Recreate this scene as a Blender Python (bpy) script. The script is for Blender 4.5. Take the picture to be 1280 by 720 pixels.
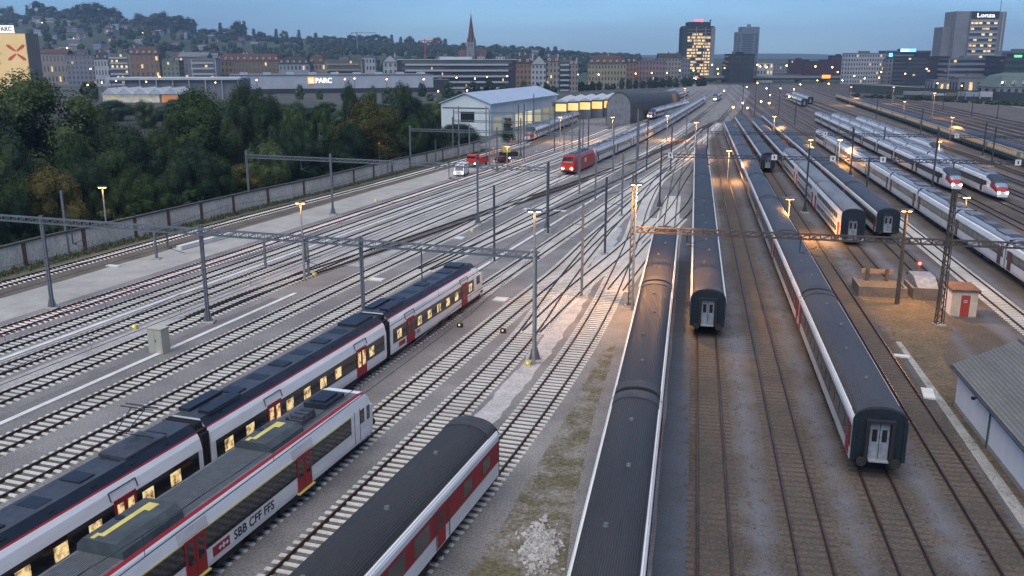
import bpy, math, random
from mathutils import Vector, Matrix
R=math.radians
random.seed(7)
S=bpy.context.scene
for o in list(bpy.data.objects): bpy.data.objects.remove(o)
# ------------------------------------------------------------------ camera
FPX=1130.0; HY=75.0; CH=22.0
PITCH=math.atan((360-HY)/FPX); CP=math.cos(PITCH); SP=math.sin(PITCH)
cam=bpy.data.cameras.new('camera'); co=bpy.data.objects.new('camera',cam); S.collection.objects.link(co)
co.location=(0,0,CH); co.rotation_euler=(R(90)-PITCH,0,0)
cam.sensor_width=36; cam.lens=36*FPX/1280; cam.clip_start=.5; cam.clip_end=12000
S.camera=co
# ------------------------------------------------------------------ sky, sun, exposure
SUN_EL,SUN_AZ=R(24),R(205)
w=bpy.data.worlds.new('World'); S.world=w; w.use_nodes=True
nt=w.node_tree; nt.nodes.clear()
sk=nt.nodes.new('ShaderNodeTexSky'); sk.sky_type='NISHITA'; sk.sun_disc=False
sk.sun_elevation=SUN_EL; sk.sun_rotation=SUN_AZ; sk.air_density=1.0; sk.dust_density=.6; sk.ozone_density=3.5; sk.altitude=300
tc=nt.nodes.new('ShaderNodeTexCoord'); cn=nt.nodes.new('ShaderNodeTexNoise'); mp=nt.nodes.new('ShaderNodeMapping')
mp.inputs['Scale'].default_value=(1.2,1.2,7); cn.inputs['Scale'].default_value=2.2; cn.inputs['Detail'].default_value=4
nt.links.new(tc.outputs['Generated'],mp.inputs['Vector']); nt.links.new(mp.outputs[0],cn.inputs['Vector'])
cr=nt.nodes.new('ShaderNodeValToRGB'); cr.color_ramp.elements[0].position=.35; cr.color_ramp.elements[1].position=.75
cr.color_ramp.elements[0].color=(0,0,0,1); cr.color_ramp.elements[1].color=(.6,.6,.6,1)
nt.links.new(cn.outputs['Fac'],cr.inputs[0])
mx=nt.nodes.new('ShaderNodeMixRGB'); mx.inputs['Color2'].default_value=(1.5,2.5,4.2,1)
tint=nt.nodes.new('ShaderNodeMixRGB'); tint.blend_type='MULTIPLY'; tint.inputs['Fac'].default_value=1; tint.inputs['Color2'].default_value=(.60,.86,1.24,1)
bg=nt.nodes.new('ShaderNodeBackground'); bg.inputs['Strength'].default_value=.08
out=nt.nodes.new('ShaderNodeOutputWorld')
nt.links.new(sk.outputs[0],tint.inputs['Color1']); nt.links.new(tint.outputs[0],mx.inputs['Color1']); nt.links.new(cr.outputs[0],mx.inputs['Fac'])
nt.links.new(mx.outputs[0],bg.inputs['Color']); nt.links.new(bg.outputs[0],out.inputs['Surface'])
sl=bpy.data.lights.new('sun','SUN'); sl.energy=2.7; sl.angle=R(70); sl.color=(1,.94,.88)
so=bpy.data.objects.new('sun',sl); S.collection.objects.link(so)
so.rotation_euler=(R(26),0,R(-25))
S.view_settings.view_transform='Standard'; S.view_settings.look='None'; S.view_settings.exposure=.55; S.view_settings.gamma=1
S.render.engine='CYCLES'
HAZE_D=.00014
# ------------------------------------------------------------------ helpers
def at(px,py,z=0.0):
    a=(px-640)/FPX; b=(360-py)/FPX
    dy=CP+b*SP; dz=-SP+b*CP; t=(z-CH)/dz
    return Vector((a*t,dy*t,z))
def far(px,depth):                      # ground position on bearing px at view depth
    return Vector(((px-640)/FPX*depth,(depth-CH*SP)/CP,0))
def hgt(py,depth): return CH-(py-HY)*CP*depth/FPX
COL=S.collection.objects
def tag(o,label=None,cat=None,group=None,kind=None):
    if label:o['label']=label
    if cat:o['category']=cat
    if group:o['group']=group
    if kind:o['kind']=kind
    return o
def empty(name,loc,rz=0,label=None,cat=None,group=None):
    o=bpy.data.objects.new(name,None); COL.link(o); o.location=loc; o.rotation_euler=(0,0,rz); o.empty_display_size=.2
    return tag(o,label,cat,group)
def inst(name,me,parent=None,loc=(0,0,0),rot=(0,0,0),sc=(1,1,1)):
    o=bpy.data.objects.new(name,me); COL.link(o); o.parent=parent; o.location=loc; o.rotation_euler=rot; o.scale=sc
    return o
class MB:
    def __init__(s): s.v=[];s.f=[];s.m=[]
    def face(s,pts,m=0):
        n=len(s.v); s.v+= [tuple(p) for p in pts]; s.f.append(tuple(range(n,n+len(pts)))); s.m.append(m)
    def box(s,x0,x1,y0,y1,z0,z1,m=0,M=None):
        P=[(x0,y0,z0),(x1,y0,z0),(x1,y1,z0),(x0,y1,z0),(x0,y0,z1),(x1,y0,z1),(x1,y1,z1),(x0,y1,z1)]
        if M is not None: P=[tuple(M@Vector(p)) for p in P]
        n=len(s.v); s.v+=P
        for q in ((0,3,2,1),(4,5,6,7),(0,1,5,4),(1,2,6,5),(2,3,7,6),(3,0,4,7)):
            s.f.append(tuple(n+i for i in q)); s.m.append(m)
        return s
    def tube(s,a,b,r0,r1=None,n=8,m=0,cap=True):
        a=Vector(a);b=Vector(b); r1=r0 if r1 is None else r1
        d=(b-a).normalized(); u=d.orthogonal().normalized(); w_=d.cross(u); k=len(s.v)
        for p,r in ((a,r0),(b,r1)):
            for i in range(n):
                t=2*math.pi*i/n; s.v.append(tuple(p+u*(r*math.cos(t))+w_*(r*math.sin(t))))
        for i in range(n):
            j=(i+1)%n; s.f.append((k+i,k+j,k+n+j,k+n+i)); s.m.append(m)
        if cap:
            s.f.append(tuple(k+i for i in reversed(range(n)))); s.m.append(m)
            s.f.append(tuple(k+n+i for i in range(n))); s.m.append(m)
        return s
    def bar(s,a,b,w,h=None,m=0):
        h=w if h is None else h
        a=Vector(a);b=Vector(b); d=b-a; L=d.length
        q=d.to_track_quat('X','Z').to_matrix().to_4x4(); M=Matrix.Translation(a)@q
        return s.box(0,L,-w/2,w/2,-h/2,h/2,m,M)
    def prism(s,prof,x0,x1,m=0,cap=True,mf=None,scale1=None):
        """profile [(y,z)] swept along x"""
        n=len(prof); k=len(s.v)
        for x in (x0,x1):
            for (y,z) in prof: s.v.append((x,y,z))
        for i in range(n):
            j=(i+1)%n; s.f.append((k+i,k+n+i,k+n+j,k+j)); s.m.append(mf(i) if mf else m)
        if cap:
            s.f.append(tuple(k+i for i in range(n))); s.m.append(m)
            s.f.append(tuple(k+n+i for i in reversed(range(n)))); s.m.append(m)
        return s
    def loft(s,secs,m=0,cap=True,mf=None):
        n=len(secs[0]); k=len(s.v)
        for sec in secs: s.v+=[tuple(p) for p in sec]
        for a in range(len(secs)-1):
            for i in range(n):
                j=(i+1)%n; s.f.append((k+a*n+i,k+(a+1)*n+i,k+(a+1)*n+j,k+a*n+j)); s.m.append(mf(a,i) if mf else m)
        if cap:
            s.f.append(tuple(k+i for i in range(n))); s.m.append(m)
            e=k+(len(secs)-1)*n; s.f.append(tuple(e+i for i in reversed(range(n)))); s.m.append(m)
        return s
    def mesh(s,name,mats,smooth=False):
        if smooth:      # caps get their own vertices so that they do not bend the shading
            for i,f in enumerate(s.f):
                if len(f)>4:
                    n=len(s.v); s.v+=[s.v[k] for k in f]; s.f[i]=tuple(range(n,n+len(f)))
        me=bpy.data.meshes.new(name); me.from_pydata(s.v,[],s.f)
        for x in (mats if isinstance(mats,(list,tuple)) else [mats]): me.materials.append(x)
        me.polygons.foreach_set('material_index',s.m)
        if smooth: me.polygons.foreach_set('use_smooth',[len(f)<=4 for f in s.f])
        me.update(); return me
    def build(s,name,mats,parent=None,smooth=False):
        return inst(name,s.mesh(name,mats,smooth),parent)
def split_build(mb,name,mats,parent=None,smooth=False):
    """one object per connected piece"""
    par=list(range(len(mb.v)))
    def fd(i):
        while par[i]!=i: par[i]=par[par[i]]; i=par[i]
        return i
    for f in mb.f:
        r=fd(f[0])
        for v in f[1:]: par[fd(v)]=r
    gr={}
    for k,f in enumerate(mb.f): gr.setdefault(fd(f[0]),[]).append(k)
    res=[]
    for ks in gr.values():
        n=MB(); mp={}
        for k in ks:
            q=[]
            for v in mb.f[k]:
                if v not in mp: mp[v]=len(n.v); n.v.append(mb.v[v])
                q.append(mp[v])
            n.f.append(tuple(q)); n.m.append(mb.m[k])
        res.append(n.build(name,mats,parent,smooth))
    return res
# ------------------------------------------------------------------ materials
def mat(name,col,rough=.7,metal=0,noise=None,bump=0,bscale=20,emit=None,es=0,spec=.4,coord='Object',col2=None,stretch=(1,1,1),rand=0,sp=None,lo=.35,hi=.65):
    m=bpy.data.materials.new(name); m.use_nodes=True; n=m.node_tree; b=n.nodes['Principled BSDF']
    b.inputs['Base Color'].default_value=(*col,1); b.inputs['Roughness'].default_value=rough; b.inputs['Metallic'].default_value=metal
    b.inputs['Specular IOR Level'].default_value=spec
    tc=n.nodes.new('ShaderNodeTexCoord'); mp=n.nodes.new('ShaderNodeMapping'); mp.inputs['Scale'].default_value=stretch
    if coord!='World': n.links.new(tc.outputs[coord],mp.inputs['Vector'])
    src=None
    if noise:
        nz=n.nodes.new('ShaderNodeTexNoise'); nz.inputs['Scale'].default_value=noise; nz.inputs['Detail'].default_value=6; nz.inputs['Roughness'].default_value=.65
        n.links.new(mp.outputs[0],nz.inputs['Vector'])
        cr=n.nodes.new('ShaderNodeValToRGB'); cr.color_ramp.elements[0].position=lo; cr.color_ramp.elements[1].position=hi
        c2=col2 or tuple(c*.6 for c in col)
        cr.color_ramp.elements[0].color=(*c2,1); cr.color_ramp.elements[1].color=(*col,1)
        n.links.new(nz.outputs['Fac'],cr.inputs[0]); src=cr.outputs[0]
    if sp:   # second fine speckle (scale, amount)
        n2=n.nodes.new('ShaderNodeTexNoise'); n2.inputs['Scale'].default_value=sp[0]; n2.inputs['Detail'].default_value=3
        n.links.new(tc.outputs[coord],n2.inputs['Vector'])
        mr=n.nodes.new('ShaderNodeMapRange'); mr.inputs[1].default_value=.3; mr.inputs[2].default_value=.7; mr.inputs[3].default_value=1-sp[1]; mr.inputs[4].default_value=1+sp[1]
        n.links.new(n2.outputs['Fac'],mr.inputs[0])
        ml=n.nodes.new('ShaderNodeVectorMath'); ml.operation='SCALE'
        if src: n.links.new(src,ml.inputs[0])
        else: ml.inputs[0].default_value=col
        n.links.new(mr.outputs[0],ml.inputs['Scale']); src=ml.outputs[0]
    if rand:
        oi=n.nodes.new('ShaderNodeObjectInfo'); hs=n.nodes.new('ShaderNodeHueSaturation')
        mr=n.nodes.new('ShaderNodeMapRange'); mr.inputs[3].default_value=1-rand; mr.inputs[4].default_value=1+rand
        n.links.new(oi.outputs['Random'],mr.inputs[0]); n.links.new(mr.outputs[0],hs.inputs['Value'])
        m2=n.nodes.new('ShaderNodeMapRange'); m2.inputs[3].default_value=.5+rand*.06; m2.inputs[4].default_value=.5-rand*.09
        n.links.new(oi.outputs['Random'],m2.inputs[0]); n.links.new(m2.outputs[0],hs.inputs['Hue'])
        if src: n.links.new(src,hs.inputs['Color'])
        else: hs.inputs['Color'].default_value=(*col,1)
        src=hs.outputs[0]
    if src: n.links.new(src,b.inputs['Base Color'])
    if bump:
        nb=n.nodes.new('ShaderNodeTexNoise'); nb.inputs['Scale'].default_value=bscale; nb.inputs['Detail'].default_value=3
        n.links.new(tc.outputs[coord],nb.inputs['Vector']); bp=n.nodes.new('ShaderNodeBump'); bp.inputs['Strength'].default_value=bump; bp.inputs['Distance'].default_value=.05
        n.links.new(nb.outputs['Fac'],bp.inputs['Height']); n.links.new(bp.outputs[0],b.inputs['Normal'])
    if coord=='World':
        ge=n.nodes.new('ShaderNodeNewGeometry'); n.links.new(ge.outputs['Position'],mp.inputs['Vector']); n.links.new(src,b.inputs['Emission Color']); b.inputs['Emission Strength'].default_value=es
    elif emit: b.inputs['Emission Color'].default_value=(*emit,1); b.inputs['Emission Strength'].default_value=es
    return m
def ribbed(name,col,scale,rough=.5,amt=.35,axis='Y',cross=0):
    m=mat(name,col,rough,.0,noise=.35,col2=tuple(c*.72 for c in col),stretch=(.25,1.5,1),sp=(5,.12)); n=m.node_tree; b=n.nodes['Principled BSDF']
    tc=n.nodes.new('ShaderNodeTexCoord'); wv=n.nodes.new('ShaderNodeTexWave'); wv.bands_direction=axis; wv.inputs['Scale'].default_value=scale
    wv.inputs['Distortion'].default_value=.15
    n.links.new(tc.outputs['Object'],wv.inputs['Vector']); bp=n.nodes.new('ShaderNodeBump'); bp.inputs['Strength'].default_value=.6; bp.inputs['Distance'].default_value=.025
    n.links.new(wv.outputs['Fac'],bp.inputs['Height']); n.links.new(bp.outputs[0],b.inputs['Normal'])
    src=b.inputs['Base Color'].links[0].from_socket
    mr=n.nodes.new('ShaderNodeMapRange'); mr.inputs[3].default_value=1-amt; mr.inputs[4].default_value=1.0
    n.links.new(wv.outputs['Fac'],mr.inputs[0]); ml=n.nodes.new('ShaderNodeVectorMath'); ml.operation='SCALE'
    n.links.new(src,ml.inputs[0]); n.links.new(mr.outputs[0],ml.inputs['Scale']); last=ml.outputs[0]
    if cross:
        w2=n.nodes.new('ShaderNodeTexWave'); w2.bands_direction='X'; w2.inputs['Scale'].default_value=cross; w2.wave_profile='SAW'
        n.links.new(tc.outputs['Object'],w2.inputs['Vector']); m3=n.nodes.new('ShaderNodeMapRange'); m3.inputs[1].default_value=0; m3.inputs[2].default_value=.06; m3.inputs[3].default_value=.55; m3.inputs[4].default_value=1
        n.links.new(w2.outputs['Fac'],m3.inputs[0]); ml2=n.nodes.new('ShaderNodeVectorMath'); ml2.operation='SCALE'
        n.links.new(last,ml2.inputs[0]); n.links.new(m3.outputs[0],ml2.inputs['Scale']); last=ml2.outputs[0]
    n.links.new(last,b.inputs['Base Color']); return m
M={}
M['ballast']=mat('grey ballast',(.215,.208,.205),.95,noise=.16,col2=(.135,.13,.13),bump=.6,bscale=14,sp=(9,.38))
M['ballast_brown']=mat('brown ballast',(.105,.083,.066),.95,noise=.16,col2=(.058,.05,.043),bump=.7,bscale=12,sp=(7,.45))
def walk_mask(m,x0,period,half,col,edge=.35,ny=.198):
    n=m.node_tree; b=n.nodes['Principled BSDF']; src=b.inputs['Base Color'].links[0].from_socket
    def nd(t,**k):
        q=n.nodes.new(t)
        for a,v in k.items(): setattr(q,a,v)
        return q
    ge=nd('ShaderNodeNewGeometry'); sx=nd('ShaderNodeSeparateXYZ'); n.links.new(ge.outputs['Position'],sx.inputs[0])
    def ma(op,a,b_=None):
        q=nd('ShaderNodeMath',operation=op)
        for i,v in enumerate((a,b_)):
            if v is None: continue
            if isinstance(v,(int,float)): q.inputs[i].default_value=v
            else: n.links.new(v,q.inputs[i])
        return q.outputs[0]
    u=ma('SUBTRACT',sx.outputs[0],ma('MULTIPLY',sx.outputs[1],ny)); u=ma('SUBTRACT',u,x0-ny*35.4)
    nz=nd('ShaderNodeTexNoise'); nz.inputs['Scale'].default_value=.5; nz.inputs['Detail'].default_value=5; n.links.new(ge.outputs['Position'],nz.inputs['Vector'])
    n3=nd('ShaderNodeTexNoise'); n3.inputs['Scale'].default_value=.09; n.links.new(ge.outputs['Position'],n3.inputs['Vector'])
    fr=ma('MODULO',ma('ADD',u,period*20),period); d=ma('ABSOLUTE',ma('SUBTRACT',fr,period/2))
    d=ma('ADD',d,ma('MULTIPLY',ma('SUBTRACT',nz.outputs['Fac'],.5),1.6)); d=ma('ADD',d,ma('MULTIPLY',ma('SUBTRACT',n3.outputs['Fac'],.5),2.4))
    mr=nd('ShaderNodeMapRange'); mr.inputs[1].default_value=half+edge; mr.inputs[2].default_value=half-edge; mr.inputs[3].default_value=0; mr.inputs[4].default_value=1; n.links.new(d,mr.inputs[0])
    mx=nd('ShaderNodeMixRGB'); n.links.new(mr.outputs[0],mx.inputs['Fac']); n.links.new(src,mx.inputs['Color1'])
    n4=nd('ShaderNodeTexNoise'); n4.inputs['Scale'].default_value=9; n.links.new(ge.outputs['Position'],n4.inputs['Vector'])
    cr=nd('ShaderNodeValToRGB'); cr.color_ramp.elements[0].position=.3; cr.color_ramp.elements[1].position=.7; cr.color_ramp.elements[0].color=(*[c*.75 for c in col],1); cr.color_ramp.elements[1].color=(*[c*1.15 for c in col],1)
    n.links.new(n4.outputs['Fac'],cr.inputs[0]); n.links.new(cr.outputs[0],mx.inputs['Color2']); n.links.new(mx.outputs[0],b.inputs['Base Color'])
walk_mask(M['ballast_brown'],8.9,4.5,.5,(.125,.125,.14),edge=.55)
M['path']=mat('pale gravel path',(.36,.35,.325),.95,noise=.3,col2=(.27,.265,.25),bump=.3,sp=(8,.2))
M['lightgravel']=mat('light grey gravel',(.37,.36,.35),.95,noise=.5,col2=(.25,.245,.24),bump=.4,sp=(6,.25))
M['asphalt']=mat('blue grey asphalt',(.075,.085,.11),.9,noise=.3,col2=(.06,.067,.082),sp=(10,.2))
M['walk']=mat('worn grey gravel walk',(.16,.155,.165),.95,noise=.5,col2=(.12,.11,.1),sp=(8,.3),lo=.3,hi=.7)
M['soil']=mat('brown earth verge',(.15,.118,.08),.95,noise=.35,col2=(.075,.075,.045),bump=.5,sp=(5,.4))
M['drygrass']=mat('dry grass verge',(.15,.11,.07),.95,noise=.45,col2=(.085,.068,.042),bump=.5,sp=(4,.35))
M['weedy']=mat('weedy gravel',(.19,.18,.165),.95,noise=.55,col2=(.105,.095,.06),bump=.5,sp=(5,.4),lo=.42,hi=.6)
M['terrain']=mat('grass and woodland slope',(.045,.06,.03),.95,noise=.006,col2=(.022,.035,.018),sp=(.05,.4))
M['town']=mat('town ground',(.07,.07,.068),.95,noise=.01,col2=(.04,.05,.035),sp=(.08,.4))
M['rail_rust']=mat('rusty rail',(.075,.04,.026),.6,.3,noise=2,col2=(.045,.028,.022))
M['rail_shine']=mat('worn rail head',(.15,.11,.09),.36,.7,noise=1,col2=(.09,.06,.045))
M['rail_orange']=mat('rusty yard rail',(.085,.045,.028),.5,.35,noise=2,col2=(.05,.03,.022))
M['sleeper']=mat('concrete sleeper',(.55,.54,.51),.9,noise=.12,col2=(.38,.37,.35),sp=(6,.12))
M['sleeper_wood']=mat('tarred wooden sleeper',(.075,.058,.046),.9,noise=.8,col2=(.05,.042,.037),sp=(6,.3))
M['sleeper_new']=mat('new white concrete sleeper',(.7,.69,.66),.85,noise=1,col2=(.55,.53,.5))
M['sleeper_red']=mat('rust stained sleeper clip plate',(.28,.06,.035),.8,noise=2)
M['white_conc']=mat('white cable trough',(.62,.62,.6),.85,noise=.6,col2=(.48,.48,.46))
M['steel']=mat('galvanised steel',(.2,.215,.235),.5,.5,noise=1,col2=(.15,.165,.18))
M['steel_dark']=mat('dark mast steel',(.09,.10,.12),.55,.4,noise=1,col2=(.045,.05,.06))
M['rusty_steel']=mat('brown weathered steel',(.11,.085,.07),.7,.2,noise=1.5)
M['concrete']=mat('concrete',(.34,.33,.31),.9,noise=.6,col2=(.23,.225,.21),sp=(5,.15))
M['oldconc']=mat('old dark concrete',(.17,.15,.13),.9,noise=.8,col2=(.1,.09,.08),sp=(5,.2))
M['white']=mat('white train paint',(.74,.745,.75),.34,noise=.6,col2=(.58,.585,.58),spec=.5,stretch=(.5,1,2.5),lo=.25,hi=.6)
M['offwhite']=mat('pale grey train paint',(.55,.56,.55),.38,noise=.7,col2=(.42,.42,.41))
M['red']=mat('red train paint',(.32,.018,.022),.5,noise=1,col2=(.25,.014,.018))
M['darkred']=mat('maroon window band',(.10,.018,.018),.3,noise=1)
M['navyroof']=mat('dark blue grey roof',(.055,.062,.075),.45,noise=.5,col2=(.035,.044,.06),sp=(3,.15))
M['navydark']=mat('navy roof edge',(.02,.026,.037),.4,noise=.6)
M['greyroof']=mat('grey metal roof',(.10,.112,.122),.5,noise=.7,col2=(.11,.12,.13),stretch=(.2,1.5,1),sp=(4,.15))
M['silverroof']=mat('silver train roof',(.33,.35,.38),.35,.3,noise=.6,col2=(.32,.34,.37),stretch=(.3,1.5,1))
M['roofgrille']=mat('grey roof grille',(.2,.21,.23),.5,.2,noise=1)
M['slate']=ribbed('mossy roof tiles',(.17,.168,.165),1.5,.9,.28)
M['roofend']=mat('plain roof end panel',(.06,.058,.057),.5,noise=1)
M['ribdark']=ribbed('dark ribbed carriage roof',(.056,.052,.048),3.2,.5,.42)
M['ribgrey']=ribbed('grey checked carriage roof',(.078,.07,.063),3.2,.45,.34,cross=1.1)
M['black']=mat('black glass band',(.012,.014,.018),.12,spec=.6)
M['under']=mat('dirty underframe',(.03,.027,.026),.85,noise=2)
M['wheel']=mat('wheel steel',(.09,.08,.075),.45,.7)
M['enddark']=mat('dark end wall',(.012,.022,.03),.45,noise=1)
M['greydoor']=mat('grey gangway door',(.26,.28,.31),.45,noise=2)
M['rubber']=mat('black rubber bellows',(.015,.015,.017),.8)
M['yellow']=mat('yellow marking',(.62,.52,.14),.6,noise=2,col2=(.5,.42,.12))
M['winlit']=mat('warm lit train window',(1,.72,.33),.25,es=.5,noise=2.6,col2=(.16,.085,.03),coord='World',lo=.38,hi=.56)
M['winlit2']=mat('warm lit window',(1,.7,.33),.3,es=.75,noise=.35,col2=(.35,.2,.07),coord='World',rand=0)
M['glass']=mat('window glass',(.035,.045,.06),.08,spec=.7)
M['glassblue']=mat('pale windscreen',(.2,.27,.33),.06,spec=.8)
M['glasspale']=mat('reflecting window',(.075,.075,.07),.15,spec=.7)
M['green']=mat('dark green coach paint',(.02,.06,.05),.4,noise=1)
M['palegreen']=mat('pale green grey paint',(.36,.42,.38),.4,noise=1)
M['locored']=mat('locomotive red',(.5,.035,.02),.35,noise=1,col2=(.4,.03,.02))
M['lampwarm']=mat('sodium lamp glow',(.8,.6,.3),.4,emit=(1,.55,.16),es=22)
M['lampwhite']=mat('white lamp glow',(.8,.8,.7),.4,emit=(1,.9,.65),es=40)
M['lampfar']=mat('distant street lamp glow',(.8,.6,.3),.4,emit=(1,.55,.18),es=12)
M['head']=mat('headlight glow',(.8,.8,.7),.3,emit=(1,.86,.55),es=25)
M['tail']=mat('red tail light glow',(.8,.05,.03),.3,emit=(1,.06,.03),es=30)
M['wallc']=mat('cemetery wall render',(.56,.52,.44),.95,noise=.35,col2=(.4,.37,.32),stretch=(1,1,.6),sp=(3,.2))
M['brickred']=mat('brick pilaster',(.15,.075,.05),.9,noise=3)
M['coping']=mat('dark wall coping',(.075,.07,.065),.9,noise=1)
M['leaf']=mat('green foliage',(.072,.105,.043),.8,noise=9,col2=(.022,.042,.02),rand=.3,spec=.05)
M['leafy']=mat('yellow green foliage',(.11,.10,.034),.8,noise=9,col2=(.032,.038,.014),rand=.25,spec=.05)
M['leafd']=mat('dark green foliage',(.04,.066,.036),.8,noise=9,col2=(.015,.03,.018),rand=.3,spec=.05)
M['bark']=mat('bark',(.06,.048,.038),.95,noise=4)
M['wallblue']=mat('white washed render',(.74,.76,.8),.9,noise=.4,col2=(.6,.62,.66),stretch=(1,1,.3))
M['hutcream']=mat('cream hut render',(.75,.55,.36),.85,noise=1,col2=(.5,.4,.3))
M['hutroof']=mat('brown flat roof',(.15,.09,.06),.9,noise=1.5)
M['hutred']=mat('red hut door',(.42,.05,.03),.55)
M['hutorange']=mat('orange hut side',(.4,.15,.06),.8,noise=1)
M['beige']=mat('beige cabinet',(.42,.41,.33),.6,noise=1,col2=(.36,.35,.28))
M['stone']=mat('pale rubble stone',(.42,.41,.4),.9,noise=4)
def C(name,c,**k):
    c=tuple(x*.72 for x in c); return mat(name,c,.85,noise=k.pop('noise',.15),col2=tuple(x*.8 for x in c),**k)
W_={'beige':C('beige render',(.34,.3,.25)),'grey':C('grey render',(.25,.26,.28)),'white':C('white render',(.5,.51,.53)),'brick':C('orange brick',(.3,.19,.13)),
 'green':C('green render',(.22,.27,.2)),'brown':C('brown render',(.24,.18,.13)),'pink':C('pink render',(.3,.21,.21)),'yellow':C('yellow render',(.38,.34,.22)),
 'pale':C('pale blue render',(.34,.37,.42)),'dark':C('dark facade',(.05,.055,.065)),'maroon':C('maroon facade',(.1,.035,.035)),'conc':C('concrete facade',(.28,.29,.31))}
RF={'red':C('red tiled roof',(.115,.06,.05)),'dark':C('dark slate roof',(.05,.045,.045)),'grey':C('grey flat roof',(.2,.21,.22)),'brown':C('brown tiled roof',(.1,.065,.055)),'white':C('bright metal roof',(.6,.66,.72)),'green':C('green copper roof',(.14,.19,.18))}
def textmesh(txt,size,mt,ext=.02,bold=0):
    c=bpy.data.curves.new('t','FONT'); c.body=txt; c.size=size; c.extrude=ext; c.offset=bold; c.align_x='LEFT'; c.resolution_u=3
    o=bpy.data.objects.new('t',c); COL.link(o); bpy.context.view_layer.update()
    me=bpy.data.meshes.new_from_object(o.evaluated_get(bpy.context.evaluated_depsgraph_get()))
    bpy.data.objects.remove(o); me.materials.clear(); me.materials.append(mt); return me
# ------------------------------------------------------------------ track geometry
def smooth_fn(pts):
    """monotone-ish cubic interpolation of x over y"""
    pts=sorted(pts,key=lambda p:p[1]); xs=[p[0] for p in pts]; ys=[p[1] for p in pts]; n=len(pts)
    d=[(xs[i+1]-xs[i])/(ys[i+1]-ys[i]) for i in range(n-1)]
    t=[d[0]]+[(d[i-1]+d[i])/2 for i in range(1,n-1)]+[d[-1]]
    def f(y):
        if y<=ys[0]: return xs[0]+t[0]*(y-ys[0])
        if y>=ys[-1]: return xs[-1]+t[-1]*(y-ys[-1])
        i=0
        while y>ys[i+1]: i+=1
        h=ys[i+1]-ys[i]; u=(y-ys[i])/h
        return (2*u**3-3*u*u+1)*xs[i]+(u**3-2*u*u+u)*h*t[i]+(-2*u**3+3*u*u)*xs[i+1]+(u**3-u*u)*h*t[i+1]
    return f
fH=smooth_fn([(-31.6,0),(-31.6+60/3,60),(-31.6+120/3,120),(-31.6+180/3,180),(50,246),(86,372),(143,582),(238,960)])
def offs(f,d):
    def g(y):
        s=(f(y+1)-f(y-1))/2; k=math.sqrt(1+s*s)
        # point perpendicular offset expressed at the same y (near straight)
        return f(y)+d*k
    return g
fR=lambda x0,sl=.198:(lambda y:x0+sl*(y-35.4))
TR={}
for k,d in dict(G=-9.3,F=-14,E=-20.3,D=-25,C=-29.3,B=-33.2).items(): TR[k]=offs(fH,d)
TR['H']=fH
def _f(y):
    u=min(max((y-110)/60,0),1); u=u*u*(3-2*u); return offs(fH,-14-1.9*u)(y)
TR['F']=_f
TR['A']=smooth_fn([(-81,0),(-51.4,88.2),(-47.3,101.1),(-38.6,127.7),(-25.0,165),(-12.5,202),(4,252),(18,314),(36,384),(60,470)])
TR['I']=smooth_fn([(-26.2,0),(-8.4,53.1),(0.2,79.5),(5.1,94.2),(9.9,111),(15.7,130),(28.5,173),(42.3,215),(51.4,250)])
TR['J']=smooth_fn([(-21.6,0),(-9.8,35.6),(-4.1,53.6),(0.9,70.2),(4.8,87.4),(8.8,104),(14.8,127),(23,155),(36.5,200),(51.8,252)])
TR['K']=smooth_fn([(-17,0),(-5,35.4),(-.6,48.1),(4.8,66.1),(8.5,80.7),(11,92),(15.2,112),(20.4,138.9),(28,172),(39,212),(52.2,255)])
TR['L']=smooth_fn([(4.55-.198*35.4,0),(4.5+.198*60,95.4),(4.2+.198*120,155.4),(37,200),(45,235),(54.5,268),(62,293)])
RX=dict(M=8.9,N=13.4,O=17.8,P=22.3,Q=27.0,R=32.0,S=36.3,T=41.7,U=47.0,V=52.2,W=56.9,X=62.3)
for k,x in RX.items(): TR[k]=fR(x)
TR['X1']=smooth_fn([(-28.5,74),(-25.3,84),(-12.2,113.6),(0,141),(11.3,165),(27,203),(45,250),(62,300),(79,348)])
TR['X2']=smooth_fn([(1.0,70.2),(6.8,88),(14,108),(23,136),(32,170),(41.5,205)])
TR['X3']=smooth_fn([(-10.2,93.1),(0,118),(12,148),(24.5,180),(39,222)])
TR['X4']=smooth_fn([(9.5,84),(17,108),(28.5,142),(36.5,175),(45,215),(52,245)])
fY=smooth_fn([(109-.23*190+.23*35-2,35),(109,190),(199,582),(262,860)])
TR['Y']=fY
def poly(f,y0,y1,step,dx=0):
    P=[]; y=y0
    while y<=y1:
        s=(f(y+.5)-f(y-.5)); k=math.sqrt(1+s*s); P.append(Vector((f(y)+dx/k,y-dx*s/k,0))); y+=step
    return P
def ribbon(f,y0,y1,d0,d1,z,name,mt,kind='structure',step=4,wob=0):
    mb=MB(); a=poly(f,y0,y1,step,d0); b=poly(f,y0,y1,step,d1)
    if wob:
        for p in a+b: p.x+=random.uniform(-wob,wob)
    for i in range(len(a)-1):
        mb.face([(a[i].x,a[i].y,z),(b[i].x,b[i].y,z),(b[i+1].x,b[i+1].y,z),(a[i+1].x,a[i+1].y,z)])
    o=mb.build(name,mt); o['kind']=kind; return o
RAILZ=.20
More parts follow.
